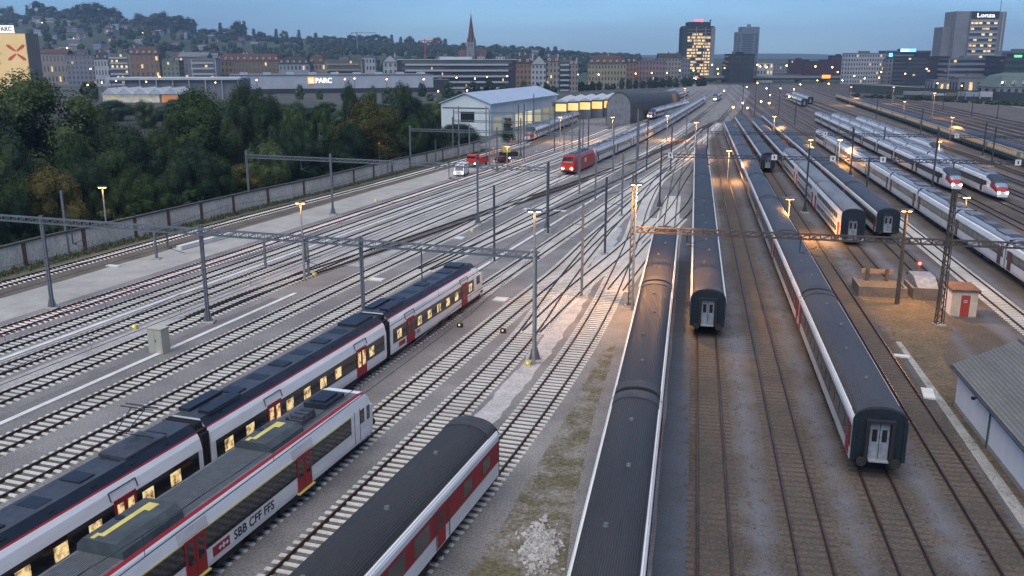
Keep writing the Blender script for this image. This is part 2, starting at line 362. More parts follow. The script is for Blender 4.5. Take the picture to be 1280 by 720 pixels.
def make_track(f,y0,y1,smat,rmat,label,sl_end=330,slen=2.6,every=.6,shead=True,clip=None,sunk=0,far_only=False):
    t=empty('railway_track',(f(y0),y0,0),0,label); t['kind']='structure'
    off=Vector(t.location)
    seg=2.0 if (y1-y0)<300 else 3.0
    for sd in (-1,1):
        mb=MB(); c=poly(f,y0,y1,seg,sd*.75)
        for wd,z0,z1,m in ((.14,.06,.08,0),(.035,.08,RAILZ-.03,0),(.075,RAILZ-.03,RAILZ,1)):
            secs=[]
            for i,p in enumerate(c):
                q=c[min(i+1,len(c)-1)]-c[max(i-1,0)]; q.normalize(); n=Vector((q.y,-q.x,0))*wd/2
                secs.append([(p-n)+Vector((0,0,z0)),(p+n)+Vector((0,0,z0)),(p+n)+Vector((0,0,z1)),(p-n)+Vector((0,0,z1))])
            secs=[[a-off for a in s_] for s_ in secs]
            if m==1:
                mb.loft(secs,0,True,lambda a,i:1 if i==2 else 0)
            else: mb.loft(secs,0,True)
        mb.build('rail',[rmat,M['rail_shine'] if shead else rmat],t)
    mb=MB(); ye=min(y1,sl_end); y=y0; m2=MB()
    while y<ye:
        s=f(y+.5)-f(y-.5); a=-math.atan(s); k=math.sqrt(1+s*s)
        Mx=Matrix.Translation(Vector((f(y),y,0))-off)@Matrix.Rotation(a+random.uniform(-.008,.008),4,'Z')
        sl2=slen/2
        # bevelled trapezoid sleeper
        zt=.075-sunk+random.uniform(-.006,.006)
        P=[(-sl2,-.12,0),(sl2,-.12,0),(sl2,.12,0),(-sl2,.12,0),(-sl2+.03,-.085,zt),(sl2-.03,-.085,zt),(sl2-.03,.085,zt),(-sl2+.03,.085,zt)]
        n=len(mb.v); mb.v+=[tuple(Mx@Vector(p)) for p in P]
        for q in ((4,5,6,7),(0,1,5,4),(1,2,6,5),(2,3,7,6),(3,0,4,7)):
            mb.f.append(tuple(n+i for i in q)); mb.m.append(0)
        if clip:
            for sd in (-1,1): m2.box(sd*.75-.3,sd*.75+.3,-.28,-.12,.02,.1,0,Mx)
        y+=every/k
    if mb.v: mb.build('sleepers',smat,t)
    if clip: m2.build('rail_clamps',clip,t)
    return t
# ground sheet (flat yard) with the hills grown out of it far away
RIDGE=[(-400,40),(-150,34),(0,33),(60,27),(130,25),(170,36),(215,40),(260,48),(330,52),(450,56),(560,61),(700,67),(830,71.5),(1000,72.5),(1280,73),(1700,73)]
def ridge_h(x,y):
    d=max(y*CP,1); px=640+FPX*x/d
    for i in range(len(RIDGE)-1):
        if px<=RIDGE[i+1][0] or i==len(RIDGE)-2:
            a,b=RIDGE[i],RIDGE[i+1]; u=min(max((px-a[0])/(b[0]-a[0]),0),1); py=a[1]+(b[1]-a[1])*u; break
    return CH+(HY-py)*CP*2100/FPX-2
def terr(x,y):
    r=math.hypot(x,y); d=y
    u=min(max((d-850)/1250,0),1); u=u*u*(3-2*u)
    h=ridge_h(x,y)*u
    if d>2100: h*=max(0,1-(d-2100)/900*.5)
    return h*(1+.05*math.sin(x*.011)*math.cos(y*.007))
mb=MB()
ys=[-60,850]+[850+i*70 for i in range(1,36)]; nx=72
grid=[]
for y in ys:
    wdt=max(700,y*1.15+300); row=[]
    for i in range(nx+1):
        x=-wdt+2*wdt*i/nx; row.append(len(mb.v)); mb.v.append((x,y,terr(x,y) if y>850 else 0))
    grid.append(row)
for a in range(len(ys)-1):
    for i in range(nx): mb.f.append((grid[a][i],grid[a][i+1],grid[a+1][i+1],grid[a+1][i])); mb.m.append(0 if a==0 else 1)
g_=mb.build('ground',[M['town'],M['terrain']]); g_['kind']='structure'
mb=MB(); rr=[]  # distant ridge past the town
for i in range(81):
    a=-.9+1.8*i/80; D=5200; x=D*math.tan(a); px=640+FPX*math.tan(a)/CP
    hh=CH+(5+2.5*math.sin(a*9)+1.5*math.sin(a*23+1))*CP*5200/FPX
    rr.append((x,D,hh))
for i in range(80): mb.face([(rr[i][0],4200,0),(rr[i+1][0],4200,0),rr[i+1],rr[i]]); mb.face([rr[i],rr[i+1],(rr[i+1][0],6200,0),(rr[i][0],6200,0)])
o=mb.build('hills',M['terrain'],smooth=True); o['kind']='structure'
mb=MB(); mb.face([(x,y,.003) for x,y in [(-400,20),(-90,20),(-78,60),(-58,100),(-44,130),(-28,175),(-16,205),(-22,300),(-30,420),(-400,420)]])
o=mb.build('lawn',mat('cemetery lawn',(.02,.028,.012),.95,noise=.15,col2=(.028,.025,.017),bump=.5,sp=(2,.4))); o['kind']='structure'
# ballast bed sheets
yz=MB(); L0=poly(TR['A'],-10,960,10,-9); 
P0=[(-95,8),(TR['A'](60)-9,60),(TR['A'](120)-5,120),(TR['A'](200)-5,200),(TR['A'](300)-12,300),(20,420),(60,520),(120,700),(200,975),(360,975),(330,700),(215,300),(160,100),(140,8)]
yz.face([(x,y,.004) for x,y in P0]); o=yz.build('ballast_bed',M['ballast']); o['kind']='structure'
bb=MB(); bb.face([(x,y,.008) for x,y in [(7.6-.198*30,5.4),(7.6+.198*74,109.4),(11.4+.198*84,119.4),(11.4+.198*220,255.4),(78,330),(110,440),(165,640),(235,970),(330,970),(310,700),(206,300),(152,100),(134,5.4)]])
o=bb.build('old_ballast_bed',M['ballast_brown']); o['kind']='structure'
# ribbons
ribbon(TR['B'],20,196,-9.2,-2.6,.012,'gravel_path',M['path'],wob=.12)
ribbon(TR['A'],20,330,-1.7,5.0,.010,'earth_verge',mat('dark earth and old ballast',(.13,.112,.092),.95,noise=.3,col2=(.08,.07,.055),bump=.5,sp=(5,.4)),wob=.4)
ribbon(TR['A'],20,235,-8.0,-1.7,.016,'grass_verge',mat('verge grass',(.07,.085,.035),.95,noise=.5,col2=(.12,.1,.07),bump=.5,sp=(4,.4)),wob=.2)
ribbon(TR['C'],20,190,1.6,2.7,.012,'gravel_path',M['lightgravel'],wob=.08)
ribbon(TR['D'],20,190,1.7,4.0,.012,'gravel_path',M['lightgravel'],wob=.15)
ribbon(TR['E'],20,84,2.2,3.2,.012,'gravel_path',M['walk'],wob=.1)
ribbon(TR['F'],96,200,-5.2,-1.8,.012,'gravel_path',M['lightgravel'],wob=.2)
ribbon(TR['K'],40,120,-3.4,-1.9,.012,'gravel_path',mat('pale dusty gravel',(.42,.41,.41),.95,noise=.8,col2=(.3,.3,.3),sp=(5,.25)),wob=.14,step=1)
ribbon(TR['H'],118,215,-6.2,-4.2,.012,'gravel_path',mat('dull grey fill',(.2,.19,.18),.95,noise=.3,sp=(6,.25)),wob=.2)
fL=fR(4.55)
ribbon(fL,10,118,1.55,3.1,.016,'paved_walkway',M['asphalt'],step=3,wob=.06)
ribbon(TR['K'],92,150,2.6,5.2,.012,'gravel_path',mat('dusty pink gravel',(.32,.285,.27),.95,noise=.5,col2=(.22,.2,.19),sp=(5,.2)),wob=.3)
mb=MB(); Pg=[at(x,y,.014) for x,y in [(575,735),(705,735),(716,640),(742,520),(764,452),(770,430),(752,440),(712,515),(672,580),(632,650)]]
mb.face(Pg); o=mb.build('weedy_verge',M['weedy']); o['kind']='structure'
mb=MB(); mb.face([(x,y,.014) for x,y in [(24.6,37),(28.4,37),(30.7,58),(33,66),(37.2,73),(38.5,80),(39.2,86),(33.5,86),(32.5,77),(30.8,70)]])
o=mb.build('dry_grass_verge',M['drygrass']); o['kind']='structure'
mb=MB(); mb.face([(x,y,.02) for x,y in [(24.6,10),(24.2+.0,37),(30.9,69.5),(31.3,69.5),(25.0,37),(25.0,10)]])
o=mb.build('kerb_strip',M['concrete']); o['kind']='structure'
# ------------------------------------------------------------------ tracks
make_track(TR['A'],20,330,M['sleeper_new'],M['rail_rust'],'single track along the cemetery wall',300,clip=M['rail_rust'])
make_track(TR['B'],18,470,M['sleeper_new'],M['rail_rust'],'track with red marked sleepers beside the pale path',300,clip=M['sleeper_red'])
for k,l in dict(C='second track',D='third track',E='fourth track',F='fifth track',G='sixth track',H='track under the long lit train').items():
    make_track(TR[k],16,940 if k in 'GH' else 700,M['sleeper'],M['rail_rust'],l+' of the left hand fan')
make_track(TR['I'],14,250,M['sleeper'],M['rail_rust'],'track under the near white and grey railcar')
make_track(TR['J'],14,252,M['sleeper'],M['rail_rust'],'track left of the restaurant carriage',sl_end=165)
make_track(TR['K'],14,255,M['sleeper'],M['rail_rust'],'curving track under the restaurant carriage')
make_track(TR['X1'],76,348,M['sleeper_wood'],M['rail_rust'],'dark stained diverging track crossing the left fan')
MT_=mat('dark ballast between rails',(.125,.118,.112),.95,noise=.4,col2=(.085,.078,.072),bump=.6,bscale=12,sp=(9,.35))
for k in 'BCDEFGHIJK': ribbon(TR[k],14,250 if k in 'IJK' else 400,-1.12,1.12,.006+.0006*'BCDEFGHIJK'.index(k),'track_ballast',MT_,wob=.05)
for k,a,b in (('X2',72,205),('X3',95,222),('X4',86,245)): make_track(TR[k],a,b,M['sleeper'],M['rail_rust'],'connecting track of the switch ladder',sl_end=128)
make_track(TR['L'],14,293,M['sleeper'],M['rail_rust'],'track under the long dark roofed train',sl_end=150)
ends=dict(M=320,N=350,O=385,P=420)
for k in 'MNOPQRSTUVWXY':
    y0={'Q':92,'R':90,'Y':70}.get(k,14 if k in 'MNOP' else 40)
    make_track(TR[k],y0,ends.get(k,940 if k!='Y' else 860),M['sleeper_wood'] if k!='S' else M['sleeper'],M['rail_orange'] if k in 'NPM' else M['rail_rust'],'old yard track '+{'M':'behind the green ended carriage','N':'with shining rails in the middle','O':'under the right hand train','P':'beside the dry grass','S':'beside the cream hut'}.get(k,'of the right hand sidings'),260,sunk=.052 if k!='S' else 0)
for i,d in enumerate((67.5,72.5,88,93,98,103,108,113,118,123)):
    f=fR(d) if d<80 else (lambda d:(lambda y:fY(y)+(d-82)))(d)
    make_track(f,110,860,M['sleeper_wood'],M['rail_rust'],'empty siding at the right edge of the yard',240)
# cable troughs
def trough(f,y0,y1,d,label,wd=.42,h=.1):
    mb=MB(); c=poly(f,y0,y1,2,d); secs=[]
    for i,p in enumerate(c):
        q=c[min(i+1,len(c)-1)]-c[max(i-1,0)]; q.normalize(); n=Vector((q.y,-q.x,0))*wd/2
        secs.append([p-n,p+n,p+n+Vector((0,0,h)),p-n+Vector((0,0,h))])
    mb.loft(secs); return tag(mb.build('cable_trough',M['white_conc']),label,'cable trough','white concrete cable troughs')
trough(TR['C'],18,300,2.15,'white concrete cable trough between the two upper left tracks')
trough(TR['E'],18,86,3.5,'white concrete cable trough running past the beige cabinet')
trough(TR['H'],84,300,-3.6,'white concrete cable trough running past the nose of the lit train')
trough(TR['K'],88,135,2.6,'short thin white cable trough right of the curving track',.18)
mb=MB(); a_=at(224,313); b_=at(290,295); mb.bar(a_+Vector((0,0,.3)),b_+Vector((0,0,.3)),.7,.5); tag(mb.build('concrete_beam',M['white_conc']),'long pale beam lying on the gravel between wall track and red marked track','beam')
# ------------------------------------------------------------------ trains
def prof_body(W=1.42,zb=.95,zs=3.15,zt=4.0,n=10,inward=.08):
    p=[(-W,zb),(-W,zs-.35),(-W+inward,zs)]
    p2=[]
    for i in range(1,n):
        t=math.pi-math.pi*i/n; p2.append(((W-inward)*math.cos(t),zs+(zt-zs)*math.sin(t)))
    return p+p2+[(W-inward,zs),(W,zs-.35),(W,zb)]
def roof_mesh(name,L,W,zs,zt,mt,n=12,over=.03):
    mb=MB(); prof=[(-(W+over),zs)]
    for i in range(1,n):
        t=math.pi-math.pi*i/n; prof.append(((W+over)*math.cos(t),zs+.0+(zt-zs)*math.sin(t)**.85))
    prof.append((W+over,zs)); mb.prism(prof,-L/2,L/2)
    return mb.mesh(name,mt,True)
BOGIE=MB()
for sx in (-1.25,1.25):
    for sy in (-.75,.75): BOGIE.tube((sx,sy-.07,.46+RAILZ-.2+.0),(sx,sy+.07,.46+RAILZ-.2),.46,n=14,m=1)
    BOGIE.tube((sx,-.9,.46),(sx,.9,.46),.08)
for sy in (-1,1): BOGIE.box(-1.7,1.7,sy*1.0-.08,sy*1.0+.08,.42,.72)
BOGIE.box(-.3,.3,-1,1,.5,.8)
bogie_me=BOGIE.mesh('bogie',[M['under'],M['wheel']])
def under_me(L):
    mb=MB(); mb.box(-L/2+.3,L/2-.3,-1.2,1.2,.78,.97)
    x=-L/2+4.6
    while x<L/2-6: 
        wd=random.uniform(1.2,2.4); mb.box(x,x+wd,-1.32,1.32,.35+RAILZ-.1,.8); x+=wd+random.uniform(.2,.9)
    return mb.mesh('underframe',M['under'])
CACHE={}
def end_face(L,W,zs,zt,sgn,style):
    """gangway end: dark wall, rubber frame, door, buffers, at x=sgn*L/2"""
    x=sgn*L/2
    f=MB(); prof=[(-W+.02,.95),(-W+.02,zs)]+[((W-.02)*math.cos(math.pi-math.pi*i/10),zs+(zt-zs-.05)*math.sin(math.pi*i/10)) for i in range(1,10)]+[(W-.02,zs),(W-.02,.95)]
    a,b=sorted((x,x+sgn*.06)); f.prism(prof,a,b)
    for yy in (-W+.12,W-.12): 
        a,b=sorted((x+sgn*.06,x+sgn*.16)); f.box(a,b,yy-.1,yy+.1,1.0,zs)
    e=f.mesh('end_wall',M['enddark'])
    g=MB(); a,b=sorted((x+sgn*.06,x+sgn*.35))
    g.box(a,b,-.74,-.55,1.05,3.35); g.box(a,b,.55,.74,1.05,3.35); g.box(a,b,-.55,.55,3.2,3.35); g.box(a,b,-.55,.55,.98,1.1)
    g=g.mesh('gangway_frame',M['rubber'])
    d=MB(); a,b=sorted((x+sgn*.06,x+sgn*.12)); d.box(a,b,-.5,-.02,1.1,3.15); d.box(a,b,.02,.5,1.1,3.15)
    a2,b2=sorted((x+sgn*.12,x+sgn*.5)); d.box(a2,b2,-.5,.5,1.05,1.12)
    d=d.mesh('gangway_door',[M['greydoor']])
    w_=MB(); a,b=sorted((x+sgn*.12,x+sgn*.13)); w_.box(a,b,-.38,-.12,2.1,2.8); w_.box(a,b,.12,.38,2.1,2.8); w_=w_.mesh('door_window',M['black'])
    bu=MB()
    for yy in (-.88,.88): bu.tube((x,yy,1.05),(x+sgn*.45,yy,1.05),.1,n=10); bu.tube((x+sgn*.45,yy,1.05),(x+sgn*.53,yy,1.05),.26,n=14)
    bu=bu.mesh('buffers',M['under'])
    return dict(end_wall=e,gangway_frame=g,gangway_door=d,door_window=w_,buffers=bu)
def side_box(mb,x0,x1,z0,z1,W,t=.012,m=0,sides=(-1,1)):
    for s_ in sides:
        a,b=sorted((s_*W,s_*(W+t))); mb.box(x0,x1,a,b,z0,z1,m)
def coach_parts(style):
    """returns list of (name, mesh) ; first is the body"""
    if style in CACHE: return CACHE[style]
    L=25.9; W=1.42; parts=[]
    if style in('old','old_red','restaurant','oldgrey'):
        zs,zt=3.32,4.02
        mb=MB(); mb.prism([(-W,.95),(-W,zs),(W,zs),(W,.95)],-L/2,L/2,0,True)
        body=mb.mesh('carriage',[M['offwhite'] if style!='restaurant' else M['white']])
        parts.append(('carriage',body))
        parts.append(('roof',roof_mesh('roof',L,W-.16,zs+.02,zt,M['ribdark'] if style in('old','restaurant') else M['ribgrey'])))
        for sg in(-1,1):
            e=MB(); prof=[((W-.11)*math.cos(math.pi-math.pi*i/12),zs+.05+(zt-zs+.0)*math.sin(math.pi*i/12)**.85) for i in range(13)]; a_,b_=sorted((sg*(L/2-.02),sg*(L/2-1.15))); e.prism(prof,a_,b_); parts.append(('roof_end',e.mesh('roof_end',M['roofend'],True)))
        for vx,vy in((-8.6,.0),(-3.1,.25),(2.6,-.25),(8.2,.0)):
            e=MB(); e.tube((vx,vy,zt-.1),(vx,vy,zt+.1),.17,.1,10); parts.append(('roof_vent',e.mesh('roof_vent',M['greyroof'])))
        # sloping white cornice
        c=MB()
        for s_ in (-1,1):
            P=[(s_*(W+.015),2.92),(s_*(W+.03),3.2),(s_*(W-.07),zs+.10),(s_*(W-.2),zs+.10),(s_*(W-.2),2.92)]
            if s_>0: P=P[::-1]
            c.prism(P,-L/2+.02,L/2-.02)
        parts.append(('cornice',c.mesh('cornice',M['white'])))
        band=MB()
        if style=='restaurant': side_box(band,-L/2+.02,L/2-.02,1.75,2.9,W,.014); bm=M['red']
        else: side_box(band,-L/2+.02,L/2-.02,1.62,2.9,W,.014); bm={'old':M['darkred'],'old_red':M['darkred'],'oldgrey':M['black']}[style]
        parts.append(('painted_band',band.mesh('painted_band',bm)))
        if style=='restaurant':
            wins=[(10.6,11.6,2.0,2.7),(8.1,9.1,2.0,2.7)]+[(x,x+1.5,1.85,2.75) for x in (2.6,.2,-2.2,-4.6,-7,-9.4,-11.6)]
            door=[(5.0,5.85)]
        else:
            wins=[(-10.2+i*1.95,-10.2+i*1.95+1.4,1.9,2.7) for i in range(11)]; door=[(-12.5,-11.6),(11.6,12.5)]
        for (a,b,c_,d) in wins:
            for s_ in (-1,1):
                x0,x1=sorted((s_*(W+.014),s_*(W+.03))); 
                parts.append(('window',('box',(a,b,x0,x1,c_,d),M['glasspale'] if style=='restaurant' else M['black'])))
        for (a,b) in door:
            for s_ in (-1,1):
                x0,x1=sorted((s_*(W+.014),s_*(W+.035))); parts.append(('door',('box',(a,b,x0,x1,1.05,2.95),M['red'])))
                x0,x1=sorted((s_*(W+.035),s_*(W+.045))); parts.append(('door_window',('box',(a+.2,b-.2,x0,x1,1.9,2.75),M['black'])))
    elif style=='green':
        zs,zt=3.2,4.0
        mb=MB(); mb.prism([(-W,.95),(-W,zs),(W,zs),(W,.95)],-L/2,L/2); parts.append(('carriage',mb.mesh('carriage',M['palegreen'])))
        lo=MB(); side_box(lo,-L/2+.02,L/2-.02,.96,1.7,W); parts.append(('lower_band',lo.mesh('lower_band',M['green'])))
        up=MB(); side_box(up,-L/2+.02,L/2-.02,3.0,3.25,W,.05); parts.append(('cornice',up.mesh('cornice',M['white'])))
        wn=MB()
        for i in range(12): side_box(wn,-11.6+i*1.95,-10.3+i*1.95,1.95,2.8,W,.02)
        parts.append(('windows',wn.mesh('windows',mat('coach window amber glow',(.08,.06,.04),.3,emit=(1,.6,.3),es=.25))))
        parts.append(('roof',roof_mesh('roof',L,W-.05,zs+.04,zt,M['ribgrey'])))
    elif style=='double':
        zs,zt=4.0,4.6
        mb=MB(); mb.prism([(-W+.15,.5),(-W,.95),(-W,zs-.5),(-W+.2,zs+.05),(W-.2,zs+.05),(W,zs-.5),(W,.95),(W-.15,.5)],-L/2,L/2); parts.append(('carriage',mb.mesh('carriage',M['white'])))
        for nm,z0,z1 in (('lower_windows',1.15,1.85),('upper_windows',2.75,3.4)):
            wn=MB(); x=-9.6
            while x<9: side_box(wn,x,x+1.15,z0,z1,W,.02); x+=1.5
            parts.append((nm,wn.mesh(nm,M['black'])))
        st=MB(); side_box(st,-L/2+.05,L/2-.05,2.2,2.3,W,.012); parts.append(('stripe',st.mesh('stripe',M['black'])))
        for a in (-11.9,10.6):
            for s_ in (-1,1):
                x0,x1=sorted((s_*(W),s_*(W+.025))); parts.append(('door',('box',(a,a+1.3,x0,x1,.7,2.6),M['red'])))
        parts.append(('roof',roof_mesh('roof',L,W-.2,zs+.02,zt,mat('brown grey double deck roof',(.2,.19,.18),.4,noise=.6,stretch=(.3,1.5,1)))))
    elif style in('ic','icn'):
        L=19.4; zs,zt=3.35,3.95
        mb=MB(); mb.prism([(-W+.05,.8),(-W,1.1),(-W,2.9),(-W+.12,zs+.0),(-W+.3,zs+.12),(W-.3,zs+.12),(W-.12,zs),(W,2.9),(W,1.1),(W-.05,.8)],-L/2,L/2); parts.append(('carriage',mb.mesh('carriage',M['white'])))
        bd=MB(); side_box(bd,-L/2+.3,L/2-.3,1.85,2.78,W,.015); parts.append(('window_band',bd.mesh('window_band',M['black'])))
        wn=MB(); x=-7.1
        while x<6.2: side_box(wn,x,x+1.5,1.95,2.68,W+.015,.012); x+=1.95
        parts.append(('windows',wn.mesh('windows',M['glasspale'])))
        for a in (-8.9,7.7):
            for s_ in (-1,1):
                x0,x1=sorted((s_*(W+.015),s_*(W+.035))); parts.append(('door',('box',(a,a+1.1,x0,x1,.95,2.85),M['darkred'])))
        parts.append(('roof',roof_mesh('roof',L-.1,W-.3,zs+.08,zt,M['silverroof']))); parts.append(('roof_panel',(lambda q:q.mesh('roof_panel',M['ribgrey'] if style=='ic' else M['roofgrille']))(MB().prism([(-.66,zt-.16),(-.62,zt-.035),(-.3,zt+.012),(0,zt+.025),(.3,zt+.012),(.62,zt-.035),(.66,zt-.16)],-L/2+.6,L/2-.6))))
        eq=MB()
        for x0,x1,yw,h in ((-8.0,-5.3,.8,.10),(-1.2,1.0,.6,.08),(4.2,7.6,.8,.11)): eq.box(x0,x1,-yw,yw,zt-.12,zt+h-.05)
        for yy in (-.35,.35): eq.bar((-5.3,yy,zt+.02),(4.2,yy,zt+.02),.08)
        parts.append(('roof_equipment',eq.mesh('roof_equipment',M['roofgrille'])))
    parts.append(('underframe',under_me(L)))
    CACHE[style]=(L,W,parts); return CACHE[style]
box_cache={}
def put_part(name,spec,parent):
    if isinstance(spec,tuple):
        _,(x0,x1,y0,y1,z0,z1),mt=spec
        key=(name,mt.name)
        if key not in box_cache:
            mb=MB(); mb.box(-.5,.5,-.5,.5,-.5,.5); box_cache[key]=mb.mesh(name,mt)
        return inst(name,box_cache[key],parent,((x0+x1)/2,(y0+y1)/2,(z0+z1)/2),(0,0,0),(x1-x0,y1-y0,z1-z0))
    return inst(name,spec,parent)
def along(f,y,dist):
    """move dist metres along f from y (numeric)"""
    n=max(2,int(abs(dist)/2)); h=dist/n
    for _ in range(n):
        s=f(y+.5)-f(y-.5); y+=h/math.sqrt(1+s*s)
    return y
def place_on(f,y_end,L,pitch=None):
    """centre & heading of a vehicle whose near end is at y_end, extending away from camera"""
    a=along(f,y_end,L*.15); b=along(f,y_end,L*.85)
    A=Vector((f(a),a,0)); B=Vector((f(b),b,0)); d=(B-A)
    return (A+B)/2, math.atan2(-d.y,-d.x)       # local +x points towards the camera (near end)
DETAIL=170
def place_fwd(f,y_far,L):
    """vehicle reaching back towards the camera from y_far, local +x pointing away"""
    a=along(f,y_far,-L*.15); b=along(f,y_far,-L*.85)
    A=Vector((f(a),a,0)); B=Vector((f(b),b,0)); d=(A-B)
    return (A+B)/2, math.atan2(d.y,d.x)
ENDS={}
def rake(name,label,cat,f,y0,styles,group=None,near_end=True,gap=.5):
    c0=Vector((f(y0),y0,0)); root=empty(name,c0,0,label,cat,group); y=y0; n=len(styles)
    for i,st in enumerate(styles):
        L,W,parts=coach_parts(st); c,a=place_on(f,y,L)
        body=inst('carriage',parts[0][1],root,c-c0,(0,0,a))
        det=c.y<DETAIL
        for nm,sp in parts[1:]:
            if not det and nm in('door_window',): continue
            if not det and nm=='window' : continue
            put_part(nm,sp,body)
        if not det and any(p[0]=='window' for p in parts):
            key='farwin'+st
            if key not in CACHE:
                mb=MB()
                for nm,sp in parts:
                    if nm=='window': mb.box(*sp[1])
                CACHE[key]=mb.mesh('windows',M['black'])
            inst('windows',CACHE[key],body)
        for sx in (-1,1): inst('bogie',bogie_me,body,(sx*L*.37,0,0))
        for sg in ((1,-1) if det else ((1,) if i==0 else ())):
            if i==0 and sg==1 and near_end:
                key=('end',st)
                zt={'double':(3.9,4.55),'ic':(3.3,3.95),'icn':(3.3,3.95)}.get(st,(3.3,4.0))
                if key not in CACHE: CACHE[key]=end_face(L,W,zt[0],zt[1],1,st)
                for nm,me in CACHE[key].items(): inst(nm,me,body)
        if i<n-1:
            key=('bell',st)
            if key not in CACHE:
                h=4.35 if st=='double' else 3.72
                mb=MB(); 
                for q in range(3): mb.box(-L/2-.17*(q+1)+.03,-L/2-.17*q-.03,-.95,.95,1.1,h-.05*(q%2)); 
                mb.box(-L/2-gap-.02,-L/2,-.88,.88,1.15,h-.12)
                if st in('ic','icn'): mb.box(-L/2-.35,-L/2-.1,-1.38,1.38,1.0,h-.2); mb.box(-L/2-.35,-L/2-.1,-1.1,1.1,h-.2,h+.12)
                CACHE[key]=mb.mesh('bellows',M['rubber'])
            inst('bellows',CACHE[key],body)
        y=along(f,y,L+gap)
    return root
rake('passenger_train','carriage row with dark ribbed roofs and thin white gutters, running down to the bottom edge','train',TR['L'],22.4,['old']*3,'parked carriage rakes')
rake('passenger_train','carriage row with dark end wall, standing just right of the row reaching the bottom edge','train',fR(8.9),70.8,['old']*5,'parked carriage rakes')
rake('passenger_train','longest carriage row, chequered grey roofs, dark end wall near the mossy roofed shed','train',fR(17.8),45.2,['oldgrey','old_red']+['oldgrey']*7,'parked carriage rakes')
rake('passenger_train','short carriage row with dark rounded end, upper middle, left of the double deck carriages','train',fR(22.3),182,['oldgrey']*5,'parked carriage rakes')
rake('passenger_train','double deck white carriages with two rows of windows and a pale end door','train',TR['Q'],108.5,['double']*3+['oldgrey']*4,'parked carriage rakes')
rake('passenger_train','row of plain dark roof carriages standing right of the double deck carriages','train',TR['R'],112,['oldgrey']*8,'parked carriage rakes')
rake('passenger_train','long silver roofed express train with black window band, leaving at the right edge','train',TR['T'],34,['ic']*11,'express trains')
rake('passenger_train','pale green carriages with amber windows on the far right siding','train',fY,118,['green']*16,'parked carriage rakes')
rake('passenger_train','short white train far up the yard, left of the two far sidings','train',fR(60),445,['icn']*4,'distant trains')
rake('passenger_train','short white train far up the yard, right beside another one','train',fR(66),470,['icn']*4,'distant trains')
# noses for the tilting trains
def nose_mesh():
    secs=[];N=14
    for u in [0,.12,.3,.5,.7,.85,.95,1]:
        x=u*5.2; k=1-.52*u**2.6; zt=3.9-(2.3*u**2.2); W=1.42*(1-.42*u**2.4); zb=.75
        sec=[]
        for i in range(N+1):
            t=math.pi*i/N; yy=-W*math.cos(t); 
            yy=math.copysign(abs(math.cos(t))**.45,-math.cos(t))*W; zz=zb+.35+(zt-zb-.35)*math.sin(t)**.55
            sec.append((x,yy,zz))
        sec=[(x,-W*.93,zb)]+sec+[(x,W*.93,zb)]
        secs.append(sec)
    mb=MB()
    def mf(a,i):
        if 4<=i<=12 and 2<=a<=3: return 2          # dark surround
        if 5<=i<=11 and a==4: return 3             # windscreen
        if (2<=i<=14) and a>=5: return 1
        if (i in(2,3,13,14)) and 3<=a<=4: return 1
        if i in (4,12) and a==4: return 1
        if 4<=i<=12 and a<=1: return 2
        return 0
    mb.loft(secs,0,True,mf); return mb
NM=nose_mesh()
nose_me=NM.mesh('driving_cab',[M['white'],M['red'],M['navyroof'],M['glassblue']],True)
hl=MB(); 
for yy in(-.62,.62): hl.tube((4.9,yy,1.5),(5.25,yy,1.5),.16,n=8)
head_me=hl.mesh('headlight',M['head'])
sw=MB(); side_box(sw,-.6,1.0,2.1,2.8,1.42,.02); cabwin=sw.mesh('side_window',M['black'])
def icn(label,f,y_nose,n,lit=True,styles=None,group='tilting trains'):
    y1=along(f,y_nose,5.2); r=rake('tilting_train',label,'train',f,y1,['icn']*n,group,near_end=False)
    b=[c for c in r.children if c.name.startswith('carriage')][0]
    inst('driving_cab',nose_me,b,(9.7,0,0))
    if lit: inst('headlight',head_me,b,(9.7,0,0))
    inst('side_window',cabwin,b,(9.7,0,0))
    return r
icn('white tilting train with red nose, left one of the two parked side by side',fR(52.2),153,9)
icn('white tilting train with red nose, right one of the two parked side by side',fR(56.9),143.5,9)
icn('third silver roofed train behind the two red nosed ones, with a warm lit roof end',fR(62.3),203,5,False)
icn('white train with red nose coming out of the depot yard behind the work site',TR['A'],252,4,False)
icn('small white train with lit headlight in front of the arched hall',smooth_fn([(51,345),(78,420),(108,505),(150,640)]),348,4)
icn('tiny white train with bright headlight far up the tracks near the lit tower',smooth_fn([(110,500),(135,590),(165,700)]),500,2)
rake('passenger_train','far white carriages standing left of the tiny lit train below the tower','train',smooth_fn([(92,520),(125,640),(165,780)]),520,['icn']*4,'distant trains')
rake('passenger_train','far pale carriages on the leftmost distant siding beyond the arched hall','train',smooth_fn([(83,520),(114,640),(155,780)]),540,['icn']*4,'distant trains')
# locomotive + its carriages
fF=TR['F']
yl=177.5; c0=Vector((fF(yl),yl,0))
loc=empty('passenger_train',c0,0,'red locomotive with lit headlight hauling a long line of white carriages','train')
c,a=place_on(fF,yl,18.5)
mb=MB(); secs=[]
for x,zt_,W,zb in ((9.25,2.5,1.15,.9),(9.0,2.75,1.35,.7),(8.0,3.5,1.45,.6),(7.2,3.85,1.47,.6),(-7.2,3.85,1.47,.6),(-8,3.5,1.45,.6),(-9.0,2.75,1.35,.7),(-9.25,2.5,1.15,.9)):
    secs.append([(x,-W,zb),(x,-W,zt_-.7),(x,-W+.25,zt_-.15),(x,-W+.6,zt_),(x,W-.6,zt_),(x,W-.25,zt_-.15),(x,W,zt_-.7),(x,W,zb)])
mb.loft(secs,0,True,lambda a_,i:1 if i in(2,3,4) and a_ in(3,) else (2 if i in(2,3,4) and a_ in(1,5) else 0))
